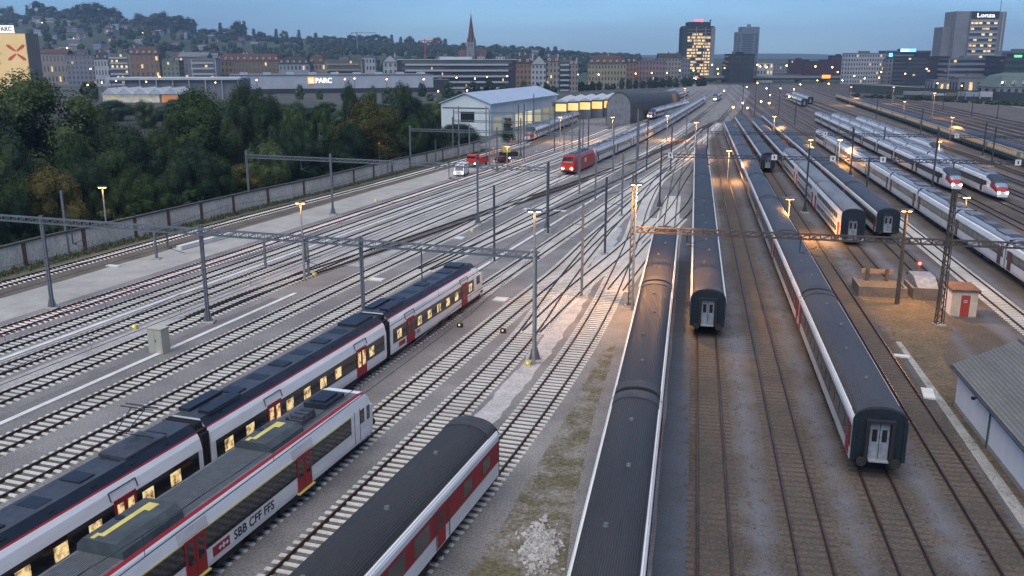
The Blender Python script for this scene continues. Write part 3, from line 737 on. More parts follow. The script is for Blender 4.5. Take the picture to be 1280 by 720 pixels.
lb=mb.build('locomotive',[M['locored'],M['greyroof'],M['black']],loc); lb.location=c-c0; lb.rotation_euler=(0,0,a)
for sx in(-1,1): inst('bogie',bogie_me,lb,(sx*5.2,0,0),sc=(1.15,1,1))
mb=MB(); mb.box(-8,8,-1.3,1.3,.4,.62); mb.build('underframe',M['under'],lb)
mb=MB(); mb.box(-5.5,5.5,-.7,.7,3.8,4.1); mb.box(-3,-.5,-.5,.5,4.1,4.3); mb.build('roof_equipment',M['greyroof'],lb)
mb=MB()
for yy in(-.9,.9): mb.tube((9.1,yy,1.35),(9.4,yy,1.35),.2,n=10)
mb.build('headlight',M['head'],lb)
mb=MB(); mb.box(9.25,9.3,-1.1,1.1,.7,1.05); mb.build('bumper',M['under'],lb)
for sd in(-1,1):
    me=textmesh('SBB',1.1,M['white'],.01,.03); o=inst('lettering',me,lb,(-1.2 if sd<0 else 1.2,sd*1.485,1.9),(R(90),0,0 if sd<0 else math.pi))
yy=along(fF,yl,19.2); 
for i in range(15):
    L,W,parts=coach_parts('ic'); c,a=place_on(fF,yy,L); bd=inst('carriage',parts[0][1],loc,c-c0,(0,0,a))
    for nm,sp in parts[1:]: put_part(nm,sp,bd)
    for sx in(-1,1): inst('bogie',bogie_me,bd,(sx*L*.37,0,0))
    yy=along(fF,yy,L+.5)
# ---- train 1: lit commuter train on H
def emu_sec(x,W,zt,zs,zb,edge):
    return [(x,-W*.97,zb),(x,-W,1.15),(x,-W,2.72),(x,-W+.12,zs+.02),(x,-W+.25,zs+.27),(x,-W+.31,zs+.34),(x,-W+.62,zt),(x,W-.62,zt),(x,W-.31,zs+.34),(x,W-.25,zs+.27),(x,W-.12,zs+.02),(x,W,2.72),(x,W,1.15),(x,W*.97,zb)]
y=83.4; c0=Vector((fH(y),y,0)); t1=empty('commuter_train',c0,0,'long white commuter train with dark blue roof, thin red line and warm lit windows','train')
for ci in range(4):
    L=20.4; c,a=place_fwd(fH,y,L)
    secs=[]; xs=[-L/2,L/2] if ci else [-L/2,L/2-3.2,L/2-2.2,L/2-1.2,L/2-.45,L/2]
    for x in xs:
        u=0 if not ci==0 else max(0,(x-(L/2-3.2))/3.2)
        secs.append(emu_sec(x,1.42*(1-.28*u**2.5),4.0-1.75*u**2.4,3.25-1.35*u**2.4 if u else 3.25,.85,0))
    mb=MB()
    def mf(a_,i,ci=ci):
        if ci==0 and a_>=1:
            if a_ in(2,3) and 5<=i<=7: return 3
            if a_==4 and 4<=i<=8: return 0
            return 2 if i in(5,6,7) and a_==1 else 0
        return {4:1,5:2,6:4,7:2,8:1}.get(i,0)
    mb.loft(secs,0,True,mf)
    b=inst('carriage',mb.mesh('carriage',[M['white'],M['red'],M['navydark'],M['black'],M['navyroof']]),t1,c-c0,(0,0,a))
    x1=L/2-(3.3 if ci==0 else .35)
    mb=MB(); side_box(mb,-L/2+.35,x1,1.6,2.72,1.42,.014); mb.build('window_band',M['black'],b)
    doorx=[4.6,-6.8] if ci!=1 else [6.3,-4.4]
    for dx in doorx:
        for sd in(-1,1):
            q0,q1=sorted((sd*1.434,sd*1.46)); put_part('door',('box',(dx-.7,dx+.7,q0,q1,.9,2.85),M['red']),b)
            for q in(-.33,.33):
                z0_,z1_=sorted((sd*1.46,sd*1.468)); put_part('door_window',('box',(dx+q-.2,dx+q+.2,z0_,z1_,1.55,2.6),M['winlit'] if ci else M['black']),b)
            mb2=MB(); 
            for (p,q) in (((dx-.85,sd*1.45,2.9),(dx-.85,sd*1.33,3.3)),((dx-.85,sd*1.33,3.3),(dx+.85,sd*1.33,3.3)),((dx+.85,sd*1.33,3.3),(dx+.85,sd*1.45,2.9))): mb2.bar(p,q,.035)
            mb2.build('door_frame',M['under'],b)
    x=-L/2+.9; 
    while x<x1-1:
        if all(abs(x+.6-dx)>1.5 for dx in doorx):
            for sd in(-1,1):
                q0,q1=sorted((sd*1.434,sd*1.446)); put_part('window',('box',(x+.15,x+.9,q0,q1,1.78,2.45),M['winlit']),b)
            x+=1.95
        else: x+=.35
    mb=MB()
    for k_ in range(int(L/2.4)):
        x=-L/2+1.2+k_*2.4
        if x<L/2-(3 if ci==0 else 1): mb.box(x,x+.9,-.55,.55,3.98,4.02+.06*(k_%2)); mb.box(x+.2,x+.5,-1.0,-.9,3.75,3.82); mb.box(x+.2,x+.5,.9,1.0,3.75,3.82)
    for k_ in (-1,1): mb.box(-L/2+.6,-L/2+3.4,k_*.62-.35,k_*.62+.35,3.98,4.18)
    if ci in(0,1): mb.box(L/2-(5.2 if ci==0 else 3.2),L/2-(3.6 if ci==0 else .6),-.7,.7,3.98,4.22)
    split_build(mb,'roof_equipment',M['navydark'],b)
    if ci==2:   # pantograph
        mb=MB(); p0=L/2-3.2
        mb.box(p0-1.4,p0+1.4,-.8,.8,4.02,4.14)
        for sd in(-.45,.45): mb.bar((p0+.9,sd,4.15),(p0-.7,sd*.6,5.0),.05); mb.bar((p0-.7,sd*.6,5.0),(p0+.6,sd*.9,5.75),.04)
        for q in(0,.35): mb.bar((p0+.5+q,-.95,5.78),(p0+.5+q,.95,5.78),.05)
        mb.build('pantograph',M['steel_dark'],b)
    for sx in(-1,1): inst('bogie',bogie_me,b,(sx*L*.38,0,0))
    put_part('underframe',under_me(L),b)
    if ci==0:
        mb=MB(); 
        for sd in(-1,1): q0,q1=sorted((sd*1.38,sd*1.425)); mb.box(L/2-2.5,L/2-1.7,q0,q1,2.0,2.75)
        split_build(mb,'side_window',M['black'],b)
        me=textmesh('SBB CFF FFS',.5,M['under'],.004,.006); inst('lettering',me,b,(-L/2+2.6,-1.436,1.12),(R(90),0,0))
        put_part('logo',('box',(-L/2+1.3,-L/2+2.4,-1.437,-1.425,1.1,1.45),M['red']),b)
    if ci<3:
        mb=MB(); mb.box(-L/2-.75,-L/2,-1.2,1.2,.95,3.6)
        for q in(.1,.33,.56): mb.box(-L/2-q-.1,-L/2-q,-1.38,1.38,.9,3.45); mb.box(-L/2-q-.1,-L/2-q,-1.0,1.0,3.45,3.95)
        mb.build('bellows',M['rubber'],b)
    y=along(fH,y,-(L+.75))

# ---- restaurant carriage (reaches from the frame's lower edge to y=46)
fK=TR['K']; c,a=place_fwd(fK,43.9,25.9); rc=empty('restaurant_carriage',c,a,'red and white restaurant carriage with dark ribbed roof at the bottom edge','carriage')
L,W,parts=coach_parts('restaurant')
bd=inst('carriage_body',parts[0][1],rc)
for nm,sp in parts[1:]: put_part(nm,sp,rc)
for sx in(-1,1): inst('bogie',bogie_me,rc,(sx*L*.37,0,0))
for nm,me in end_face(L,W,3.3,4.0,1,'r').items(): inst(nm,me,rc)
me=textmesh('Restaurant',.72,M['red'],.006,.008); inst('lettering',me,rc,(-5.9,-1.478,2.96),(R(88),0,0),(1.45,.75,1))
mb=MB(); mb.tube((6.2,-1.5,1.1),(6.2,-1.5,3.0),.025); mb.tube((4.75,-1.5,1.1),(4.75,-1.5,3.0),.025); split_build(mb,'handrail',M['steel_dark'],rc)
# ---- train 2: near railcar on I
fI=TR['I']; y=50.2; c0=Vector((fI(y),y,0)); t2=empty('regional_railcar',c0,0,'white railcar with flat grey roof, yellow marked roof boxes and red double doors','train')
for ci in range(2):
    L=24.6; c,a=place_fwd(fI,y,L); xs=[-L/2,L/2] if ci else [-L/2,L/2-1.6,L/2-.9,L/2-.35,L/2]
    secs=[]
    for x in xs:
        u=0 if ci else max(0,(x-(L/2-1.6))/1.6); W=1.43*(1-.16*u**2.2); zt=3.62-.95*u**2.4
        secs.append([(x,-W*.98,.85),(x,-W,1.1),(x,-W,2.75-.3*u),(x,-W+.13,zt-.2),(x,-W+.18,zt-.1),(x,-W+.3,zt),(x,W-.3,zt),(x,W-.18,zt-.1),(x,W-.13,zt-.2),(x,W,2.75-.3*u),(x,W,1.1),(x,W*.98,.85)])
    mb=MB(); 
    def mf(a_,i,ci=ci):
        if ci==0 and a_==3: return 3 if i in(3,4,5,6,7) else 0
        if ci==0 and a_>=1 and i==5: return 0
        return {4:1,6:1,5:2}.get(i,0)
    mb.loft(secs,0,True,mf)
    b=inst('carriage',mb.mesh('carriage',[M['white'],M['red'],M['greyroof'],M['black']]),t2,c-c0,(0,0,a))
    x1=L/2-3.0 if ci==0 else L/2-.4
    mb=MB(); side_box(mb,-L/2+.4,x1,1.75,2.72,1.43,.014); mb.build('window_band',M['black'],b)
    mb=MB(); side_box(mb,-L/2+.4,x1,2.72,2.78,1.43,.018); mb.build('yellow_line',M['yellow'],b)
    mb=MB()
    for i in range(18):
        x=-L/2+1+i*1.15
        if x<x1-.8: side_box(mb,x,x+.8,2.0,2.08,1.444,.004); side_box(mb,x,x+.8,2.36,2.42,1.444,.004)
    split_build(mb,'seat_reflection',mat('painted dim seat reflections',(.05,.055,.065),.5),b)  # dim strips laid on the window band, painting in reflections of the seats
    # ribs on roof
    mb=MB()
    for q in range(-9,10): mb.box(-L/2+.2,x1+(1.0 if ci==0 else 0),q*.105-.012,q*.105+.012,3.61,3.645)
    mb.build('roof_ribs',M['greyroof'],b)
    for dx in ((L/2-8.0,L/2-16.6) if ci==0 else (L/2-8,L/2-16)):
        for sd in(-1,1):
            for lf in(-.66,.02):
                q0,q1=sorted((sd*1.444,sd*1.475)); put_part('door',('box',(dx+lf,dx+lf+.64,q0,q1,.9,2.78),M['red']),b)
                q0,q1=sorted((sd*1.475,sd*1.482)); put_part('door_window',('box',(dx+lf+.14,dx+lf+.5,q0,q1,1.6,2.6),M['black']),b)
            q0,q1=sorted((sd*1.43,sd*1.6)); put_part('door_step',('box',(dx-.75,dx+.75,q0,q1,.82,.88),M['yellow']),b)
            mb=MB()
            P=[(sd*1.44,2.86),(sd*1.34,3.26),(sd*1.31,3.26),(sd*1.40,2.86)]
            mb.prism(P if sd<0 else P[::-1],dx-1.0,dx+.95); mb.build('door_panel',M['offwhite'],b)
    for sx in(-1,1): inst('bogie',bogie_me,b,(sx*L*.37,0,0))
    put_part('underframe',under_me(L),b)
    def acbox(x0,x1_,w,h,b=b,yellow=True):
        mb=MB(); prof=[(-w,3.6),(-w+.05,3.6+h*.55),(-w+.35,3.6+h),(w-.35,3.6+h),(w-.05,3.6+h*.55),(w,3.6)]; mb.prism(prof,x0,x1_)
        bx=mb.build('roof_unit',mat('grey green roof unit',(.065,.08,.085),.6,noise=1.2),b)
        if yellow:
            m2=MB(); m2.box(x0+.35,x1_-.3,.05,.3,3.6+h,3.6+h+.012); m2.box(x0+.1,x0+.5,.3,.5,3.6+h,3.6+h+.012); m2.box(x1_-.9,x1_-.3,-.2,.05,3.6+h,3.6+h+.012)
            m2.tube(((x0+x1_)/2,.55,3.6+h),((x0+x1_)/2,.55,3.62+h),.2,n=12,m=1)
            m2.build('yellow_patch',[M['yellow'],M['black']],b)
    if ci==0:
        acbox(L/2-20.2,L/2-16.7,1.12,.62); acbox(L/2-10.1,L/2-7.2,1.05,.45)
        mb=MB(); mb.box(L/2-6.8,L/2-5.5,-.75,.1,3.6,3.95)
        for q in range(3): mb.box(L/2-6.7+q*.45,L/2-6.4+q*.45,-.7,.0,3.95,4.12); mb.tube((L/2-6.6+q*.45,.3,3.6),(L/2-6.6+q*.45,.3,3.95),.1)
        mb.build('roof_equipment',M['steel_dark'],b)
        mb=MB(); mb.box(L/2-4.4,L/2-2.4,-.75,.65,3.6,3.92); mb.box(L/2-4.1,L/2-2.7,-.5,.4,3.92,4.02); mb.build('roof_equipment',M['navydark'],b)
        mb=MB()
        for sd in(-1,1): q0,q1=sorted((sd*1.425,sd*1.445)); mb.box(L/2-1.95,L/2-1.45,q0,q1,1.95,2.75); mb.box(L/2-1.1,L/2-.75,*sorted((sd*1.385,sd*1.42)),1.9,2.7)
        split_build(mb,'side_window',M['black'],b)
        mb=MB()
        for sd in(-1,1): mb.box(L/2-2.62,L/2-2.58,*sorted((sd*1.43,sd*1.44)),.95,2.9); mb.box(L/2-2.0,L/2-1.96,*sorted((sd*1.43,sd*1.44)),.95,2.9)
        split_build(mb,'cab_door_seam',M['under'],b)
        mb=MB()
        for yy in(-.85,.85): mb.tube((L/2-.1,yy,1.1),(L/2+.5,yy,1.1),.1); mb.tube((L/2+.45,yy,1.1),(L/2+.55,yy,1.1),.24,n=12)
        split_build(mb,'buffer',M['under'],b)
        me=textmesh('SBB CFF FFS',.62,M['under'],.004,.008); inst('lettering',me,b,(L/2-14.0,-1.446,1.17),(R(90),0,0))
        lg=put_part('logo',('box',(L/2-15.5,L/2-14.3,-1.444,-1.432,1.15,1.6),M['red']),b)
        mb=MB(); cx=L/2-14.75; mb.box(cx-.05,cx+.05,-1.452,-1.444,1.25,1.5); mb.box(cx-.3,cx+.3,-1.452,-1.444,1.345,1.405)
        for q in(-1,1): mb.face([(cx+q*.38,-1.449,1.375),(cx+q*.22,-1.449,1.49),(cx+q*.22,-1.449,1.26)])
        mb.build('emblem',M['white'],b)
    y=along(fI,y,-(L+.6))
# ------------------------------------------------------------------ overhead line gantries, masts, lamps
def truss(mb,a,b,d=.45,w=.35):
    a=Vector(a);b=Vector(b); n=int((b-a).length/.9)+1; sd=(b-a).normalized().cross(Vector((0,0,1)))*w/2; up=Vector((0,0,d/2))
    for s1 in(-1,1):
        for s2 in(-1,1): mb.bar(a+sd*s1+up*s2,b+sd*s1+up*s2,.09)
    for i in range(n):
        p=a+(b-a)*i/n; q=a+(b-a)*(i+1)/n
        for s1 in(-1,1): mb.bar(p+sd*s1-up,p+sd*s1+up,.05); mb.bar(p+sd*s1-up,q+sd*s1+up,.045)
        mb.bar(p-sd+up,p+sd+up,.045)
def gantry(pts,hb,label,over=.9,mt='steel',drops=(),ext0=0,ext1=0,hs=None,lattice=False,signs=(),wd=.28):
    P=[Vector((x,y,0)) for x,y in pts]; t=empty('overhead_gantry',P[0],0,label,'gantry','overhead line gantries'); o=P[0]
    for i,p in enumerate(P):
        if hs and hs[i]==0: continue
        h=hs[i] if hs else hb+over
        mb=MB()
        if lattice:
            for a_ in(-.2,.2):
                for b_ in(-.14,.14): mb.bar((a_,b_,0),(a_*.7,b_,h),.07)
            q=.0
            while q<h-.6:
                mb.bar((-.2,-.14,q),(.2,-.14,q+.55),.04); mb.bar((-.2,.14,q),(.2,.14,q+.55),.04); q+=.55
            mb.box(-.35,.35,-.35,.35,0,.25)
        else:
            mb.box(-wd/2,wd/2,-wd/2,-wd/2+.03,0,h); mb.box(-wd/2,wd/2,wd/2-.03,wd/2,0,h); mb.box(-.02,.02,-wd/2,wd/2,0,h)
            mb.box(-wd/2+.04,wd/2-.04,-wd/2+.05,wd/2-.05,0,h)
            for s_ in(-1,1): mb.face([(s_*.15,0,0),(s_*.5,0,0),(s_*.15,0,1.3)])
        inst('mast',mb.mesh('mast',M[mt]),t,p-o)
        m2=MB(); m2.box(-.55,.55,-.55,.55,-.05,.16); inst('footing',m2.mesh('footing',M['concrete']),t,p-o)
    d=(P[-1]-P[0]).normalized(); a=P[0]-d*ext0; b=P[-1]+d*ext1
    mb=MB(); Z=Vector((0,0,hb)); truss(mb,a-o+Z,b-o+Z); mb.build('beam',M[mt],t)
    mb=MB()
    for (u,l) in drops:
        p=a+(b-a)*u-o; mb.bar(p+Z,p+Vector((0,0,hb-l)),.1); e=Vector((-d.y,d.x,0))
        mb.bar(p+Vector((0,0,hb-l)),p+Vector((0,0,hb-l+.5))+d*1.4,.05); mb.bar(p+Vector((0,0,hb-l)),p+Vector((0,0,hb-l-.35))+d*1.7,.04)
        mb.tube(p+Vector((0,0,hb-l)),p+Vector((0,0,hb-l+.05))+d*.35,.09)
    if drops: mb.build('cantilever',M['steel_dark'],t)
    for u in signs:
        p=a+(b-a)*u-o+Z; m2=MB(); n=Vector((-d.y,d.x,0))
        m2.box(-.4,.4,-.03,.03,-.4,.4,0); m2.box(-.09,.09,-.04,.04,-.2,.2,1)
        inst('track_sign',m2.mesh('track_sign',[M['white_conc'],M['under']]),t,p-n*.25+Vector((0,0,.1)),(0,0,math.atan2(d.y,d.x)))
    return t
gantry([(-41.9,79.5),(-26.2,74.9),(-11.9,69.8),(1.7,64.6)],8.15,'long pale lattice gantry across the left tracks in the foreground, on four masts',drops=[(.3,1.6),(.45,1.9),(.58,1.6),(.75,1.8),(.88,2.6)],ext0=32,ext1=.3,over=.45)
gantry([(-39.9,136.5),(-26.2,131),(-4.7,123),(4.7,119.5)],8.0,'second gantry with lattice beam, crossing behind the tall lamp on the gravel path',drops=[(.2,1.6),(.5,1.6),(.7,1.8)],over=.9)
gantry([(-21,188),(-3,182.5),(13,177)],8.1,'third gantry passing above the white van',drops=[(.3,1.6),(.6,1.6)])
gantry([(-14,216),(2,211),(16,206),(28,202)],8.1,'gantry above the work site with four masts',drops=[(.3,1.6),(.6,1.6)])
gantry([(-16,252),(4,246),(18,242)],8.1,'gantry in front of the white hall')
gantry([(10.9,80.3),(36.5,74.2)],7.2,'brown weathered gantry with lattice mast beside the cream hut',mt='rusty_steel',lattice=True,hs=[12.2,0],ext1=22,over=5,drops=[(.1,1.2),(.3,1.4)])
gantry([(22.6,137.5),(43.4,132.8),(74,126.5)],8.0,'gantry with small square signs crossing the right hand rakes in the middle distance',mt='steel_dark',wd=.2,ext1=16,signs=(.02,.24,.36,.46,.72,.98),drops=[(.1,1.2),(.6,1.2)],over=1.5)
gantry([(39,182),(66,176.5),(98,170)],8.0,'farther dark gantry crossing the right hand rakes near the tilting trains',mt='steel_dark',wd=.2,ext1=14,signs=(.3,.62,.9),over=1.2)
def single(name,p,h,label,mt='steel_dark',r=.14,group='overhead line masts',cat='mast',arm=None,lattice=False):
    t=empty(name,p,0,label,cat,group)
    mb=MB()
    if lattice:
        for a_ in(-.3,.3):
            for b_ in(-.2,.2): mb.bar((a_,b_,0),(a_*.45,b_*.7,h),.09)
        q=0; k=0
        while q<h-.7:
            f=1-.55*q/h; mb.bar((-.3*f,-.2*f,q),(.3*f,-.2*f,q+.6),.05); mb.bar((.3*f,.2*f,q),(-.3*f,.2*f,q+.6),.05); mb.bar((-.3*f,.2*f,q),(-.3*f,-.2*f,q+.6),.05); q+=.6
    else: mb.box(-r,r,-r,-r+.04,0,h); mb.box(-r,r,r-.04,r,0,h); mb.box(-r*.5,r*.5,-r+.04,r-.04,0,h)
    mb.build('pole',M[mt],t)
    mb=MB(); mb.box(-.45,.45,-.45,.45,-.05,.14); mb.build('footing',M['concrete'],t)
    if arm:
        mb=MB(); mb.bar((0,0,h*.78),(arm,0,h*.78+.3),.06); mb.bar((0,0,h*.66),(arm*1.1,0,h*.66-.1),.05); mb.bar((arm,0,h*.78+.3),(arm*.5,0,h*.66),.04); mb.build('arm',M[mt],t)
    return t
single('overhead_mast',(36.5,74.2,0),11.6,'tall brown lattice mast standing in front of the cream hut','rusty_steel',lattice=True)
MAST=[]
for x,y,t,l,mt,arm in [(727,372,258,'pale','steel',-1.6),(756,318,224,'dark','steel_dark',1.5),(777,270,195,'grey','steel',-1.5),(744,252,190,'grey','steel',1.5),(724,244,178,'pale','steel',None),(618,328,234,'dark','steel_dark',None),(685,293,205,'dark','steel_dark',1.6),(795,218,140,'grey','steel',None),(808,214,150,'dark','steel_dark',1.5),(766,216,150,'grey','steel',None),(857,188,142,'grey','steel',1.5),(838,214,160,'dark','steel_dark',1.5),(86,318,240,'grey','steel',None),(196,324,279,'short grey','steel',None),(386,346,300,'short grey','steel',-1),(332,334,300,'short grey','steel',1),(545,212,176,'short dark','steel_dark',None),
   (927,147,107,'dark','steel_dark',None),(943,148,105,'dark','steel_dark',None),(973,145,103,'dark','steel_dark',None),(993,158,127,'dark','steel_dark',None),(1165,236,164,'dark','steel_dark',None),(1083,238,198,'dark','steel_dark',None),(1239,208,160,'dark','steel_dark',None),(1103,196,160,'dark','steel_dark',None),(1063,198,160,'grey','steel_dark',None),(1214,147,119,'dark','steel_dark',None),(1246,150,122,'dark','steel_dark',None),(1178,140,116,'dark','steel_dark',None),(667,170,120,'tall dark','steel_dark',None),(648,182,134,'dark','steel_dark',None),(655,200,133,'dark','steel_dark',None),(693,190,140,'dark','steel_dark',None),(705,190,150,'grey','steel',None),(735,200,150,'dark','steel_dark',None),(715,186,145,'grey','steel',None),(574,205,136,'grey','steel',None),(608,200,136,'grey','steel',None),(612,208,140,'pale','steel',None),(587,206,157,'grey','steel',None),(1228,196,155,'dark','steel_dark',None),(1150,172,137,'dark','steel_dark',None),(1095,150,122,'dark','steel_dark',None),(960,130,103,'dark','steel_dark',None)]:
    p=at(x,y); d=p.y*CP+CH*SP; h=(y-t)*d/FPX*1.03
    where='beside the cemetery wall' if x<200 else 'on the gravel between the left tracks' if x<560 else 'around the work site' if (x<740 and y<215) else 'among the crossing middle tracks' if x<870 else 'below the two far towers' if x<1000 else 'among the right hand sidings'
    MAST.append((where,x,l,single('overhead_mast',p,h,'mast',mt,.12,arm=arm)))
ORD=['leftmost','second','third','fourth','fifth','sixth','seventh','eighth','ninth','tenth','eleventh','twelfth','thirteenth','fourteenth','fifteenth','sixteenth']
for wh in set(m[0] for m in MAST):
    ms=sorted([m for m in MAST if m[0]==wh],key=lambda m:m[1])
    for i_,m in enumerate(ms): m[3]['label']=(f'{m[2]} overhead line mast {wh}, '+('leftmost there' if i_==0 else 'rightmost there' if i_==len(ms)-1 else f'{ORD[i_]} from the left'))
NLAMP=[0]
def lamp(px,yb,yt,style='post',label='',power=300,real=True,depth=None):
    p=at(px,yb) if depth is None else far(px,depth); d=p.y*CP+CH*SP; h=hgt(yt,d) if depth else (yb-yt)*d/FPX*1.03
    t=empty('yard_lamp',p,0,label,'lamp','yard lamps')
    mb=MB(); r=.17 if style=='thick' else .1
    mb.tube((0,0,0),(0,0,h),r*1.3,r*.8,8); mb.build('post',M['concrete'] if style!='thick' else M['rusty_steel'],t)
    mb=MB()
    if style=='panel': mb.box(-1.0,1.0,-.35,.35,h,h+.22)
    else: mb.box(-.55,.55,-.18,.18,h-.0,h+.16)
    mb.build('lamp_head',M['steel'],t)
    mb=MB(); 
    if style=='panel': mb.box(-.5,.5,-.25,.25,h-.03,h-.002)
    else:
        mb.box(-.42,-.14,-.13,.13,h-.05,h-.002); mb.box(.14,.42,-.13,.13,h-.05,h-.002)
    mb.build('bulb',M['lampwarm'],t)
    if power:
        l=bpy.data.lights.new('lamp_light','SPOT'); l.energy=power; l.color=(1,.47,.13); l.spot_size=R(168); l.spot_blend=1; l.shadow_soft_size=.5
        o=bpy.data.objects.new('lamp_light',l); COL.link(o); o.parent=t; o.location=(.9 if p.x>8 else 0,0,h-.12); l.energy*=(2.0 if p.x>8 else .6)
    return t
lamp(1121,380,266,'thick','thick brown lamp post standing by the buffer stops',.5*3960)
lamp(983,300,250,'panel','lamp post with wide flat head between the two long rakes on the right',4840)
lamp(135,300,236,'post','brightly lit lamp post behind the foreground gantry at the cemetery wall',1100)
lamp(381,352,256,'post','lamp post on the gravel between the left tracks, just left of the photo centre',990)
lamp(475,214,176,'post','lamp post in front of the round tree at the cemetery wall',1100)
lamp(634,210,184,'post','lamp post beside the work site',1100)
lamp(790,388,235,'post','tall lamp on dark mast beside the row of dark ribbed roofs',4600)
lamp(1203,290,248,'post','lamp beside the top of the lattice mast near the hut',.6*3300)
lamp(667,456,268,'post','lamp on top of the right mast of the foreground gantry',440)
lamp(909,228,190,'post','lamp left of the dark rounded carriage end in the upper middle',3600)
lamp(966,176,147,'post','lamp above the right hand rakes near the dark gangway rings',3960)
lamp(1047,208,176,'post','lamp between silver express train and tilting trains',3960)
lamp(1011,205,176,'panel','flat headed lamp left of the silver express train',5280)
lamp(868,198,155,'panel','flat headed lamp at the throat of the middle tracks',2640)
lamp(1129,146,128,'post','lamp beside the pale green carriages, left one',5500)
lamp(1187,176,148,'panel','lamp beside the pale green carriages, right one with flat head',5500)
lamp(1165,148,118,'post','small lamp in the empty sidings',3300)
lamp(1062,132,110,'post','small lamp at the far end of the pale green carriages',5500)
lamp(1115,130,110,'post','small lamp before the white hotel',3300)
lamp(833,176,146,'post','lamp beside the small train at the arched hall',3300)
lamp(765,178,148,'post','lamp in front of the arched hall',1980)
lamp(700,178,148,'post','lamp beside the depot tracks',1980)
lamp(1171,206,178,'post','lamp above the red nosed trains',5500)
lamp(855,134,112,'post','lamp beyond the arched hall',3300)
for i,(x,yt,dp) in enumerate([(893,118,560),(905,113,640),(933,108,640),(945,103,500),(958,110,700),(962,118,520),(975,110,600),(986,120,480),(992,111,620),(928,128,430),(916,133,390),(951,126,440),(961,128,430),(934,134,390),(1000,105,700),(1021,100,760),(1035,104,640),(1010,96,900),(1052,100,700)]):
    t=lamp(x,0,yt,'post',f'tiny glowing yard lamp in the far track fan, number {i+1} of the cluster below the towers' ,250 if i%3==0 else 0,depth=dp)
    t['label']='tiny glowing yard lamp in the far track fan'; t['group']='far yard lamps below the towers'
    mb=MB(); h=hgt(yt,dp); mb.box(-.28,.28,-.2,.2,h-.55,h-.1); mb.build('glow_globe',M['lampwarm'],t)
# overhead contact wires (a few)
for k,y0,y1 in (('C',20,300),('D',20,300),('F',20,175),('G',20,320),('H',86,320),('I',55,250),('J',20,250)):
    mb=MB(); f=TR[k]; c=poly(f,y0,y1,38)
    for i in range(len(c)-1):
        A_,B_=c[i]+Vector((0,0,5.6)),c[i+1]+Vector((0,0,5.6)); mb.bar(A_,B_,.03); n_=5
        P_=[A_+(B_-A_)*(q/n_)+Vector((0,0,.55+.75*(2*q/n_-1)**2)) for q in range(n_+1)]
        for q in range(n_): mb.bar(P_[q],P_[q+1],.03); mb.bar(P_[q],A_+(B_-A_)*(q/n_),.018)
    tag(mb.build('contact_wire',M['steel_dark']),'thin contact wire above the '+{'C':'second','D':'third','F':'fifth','G':'sixth','H':'track beyond the lit train','I':'track of the near railcar','J':'track left of the restaurant carriage'}[k]+(' left track' if k in 'CDFG' else ''),'wire','contact wires')

# ------------------------------------------------------------------ lineside objects
def thing_mesh(name,mb,mats,loc,rz,label,cat,group=None,smooth=False):
    o=inst(name,mb.mesh(name,mats,smooth),None,loc,(0,0,rz)); return tag(o,label,cat,group)
TH=math.atan(.198); 
p=at(200,440); cb=empty('relay_cabinet',p,-.32,'beige metal cabinet standing on the gravel beside the white cable trough','cabinet')
mb=MB(); mb.box(-.65,.65,-.45,.45,0,1.95); mb.build('housing',M['beige'],cb)
mb=MB(); mb.box(-.7,.7,-.5,.5,1.95,2.03); mb.build('lid',M['beige'],cb)
for q in(-1,1):
    mb=MB(); mb.box(*sorted((q*.02,q*.6)),-.47,-.45,.12,1.88); d_=mb.build('door',M['beige'],cb)
mb=MB(); mb.box(.05,.1,-.5,-.47,.95,1.15); mb.build('handle',M['under'],d_)
# hut
p=at(1203.5,396.5); ht=empty('relay_hut',p,-TH,'small cream hut with brown flat roof and red door beside the lattice mast','hut')
mb=MB(); mb.box(-1.05,1.05,0,2.9,0,2.35); mb.build('wall',M['hutcream'],ht)
mb=MB(); mb.box(1.05,1.07,.05,2.85,.02,2.33); mb.build('side_wall',M['hutorange'],ht)
mb=MB(); mb.box(-1.068,-1.05,.05,2.85,.02,2.33); mb.build('side_wall',M['wallblue'],ht)
mb=MB(); mb.box(-1.2,1.2,-.2,3.05,2.35,2.5); mb.build('roof',M['hutroof'],ht)
mb=MB(); mb.box(-.42,.52,-.04,0,.05,2.1); f_=mb.build('door_frame',mat('pale door surround',(.6,.55,.48),.8),ht)
mb=MB(); mb.box(-.32,.42,-.07,-.04,.08,2.0); d_=mb.build('door',M['hutred'],ht)
mb=MB(); mb.box(-.1,.2,-.08,-.07,1.35,1.4); mb.box(-.1,.2,-.08,-.07,1.5,1.55); mb.build('door_sign',M['white'],d_)
mb=MB(); mb.box(-1.1,1.1,-.02,2.95,-.05,.12); mb.build('plinth',M['concrete'],ht)
# big shed lower right
A_=at(1193,507); B_=at(1281,621); hd=math.atan2((B_-A_).y,(B_-A_).x)
sh=empty('trackside_shed',A_,hd,'long white walled shed with mossy grey tiled roof in the lower right corner','shed')
L_=34; Wd=7.0; he=2.7; hr=4.5
mb=MB(); mb.prism([(0,0),(0,he),(Wd/2,hr-.15),(Wd,he),(Wd,0)],0,L_); mb.build('wall',M['wallblue'],sh)
for sgn in(0,1):
    mb=MB(); e0=(-.35,he-.1) if sgn==0 else (Wd+.35,he-.1); mid=(Wd/2,hr)
    P=[e0,mid,(mid[0],mid[1]+.14),(e0[0],e0[1]+.14)]; 
    if sgn: P=P[::-1]
    mb.prism(P,-.35,L_+.3); mb.build('roof_slope',M['slate'],sh)
mb=MB(); mb.tube((-.35,Wd/2,hr+.14),(L_,Wd/2,hr+.14),.12,n=8); mb.build('ridge_cap',M['slate'],sh)
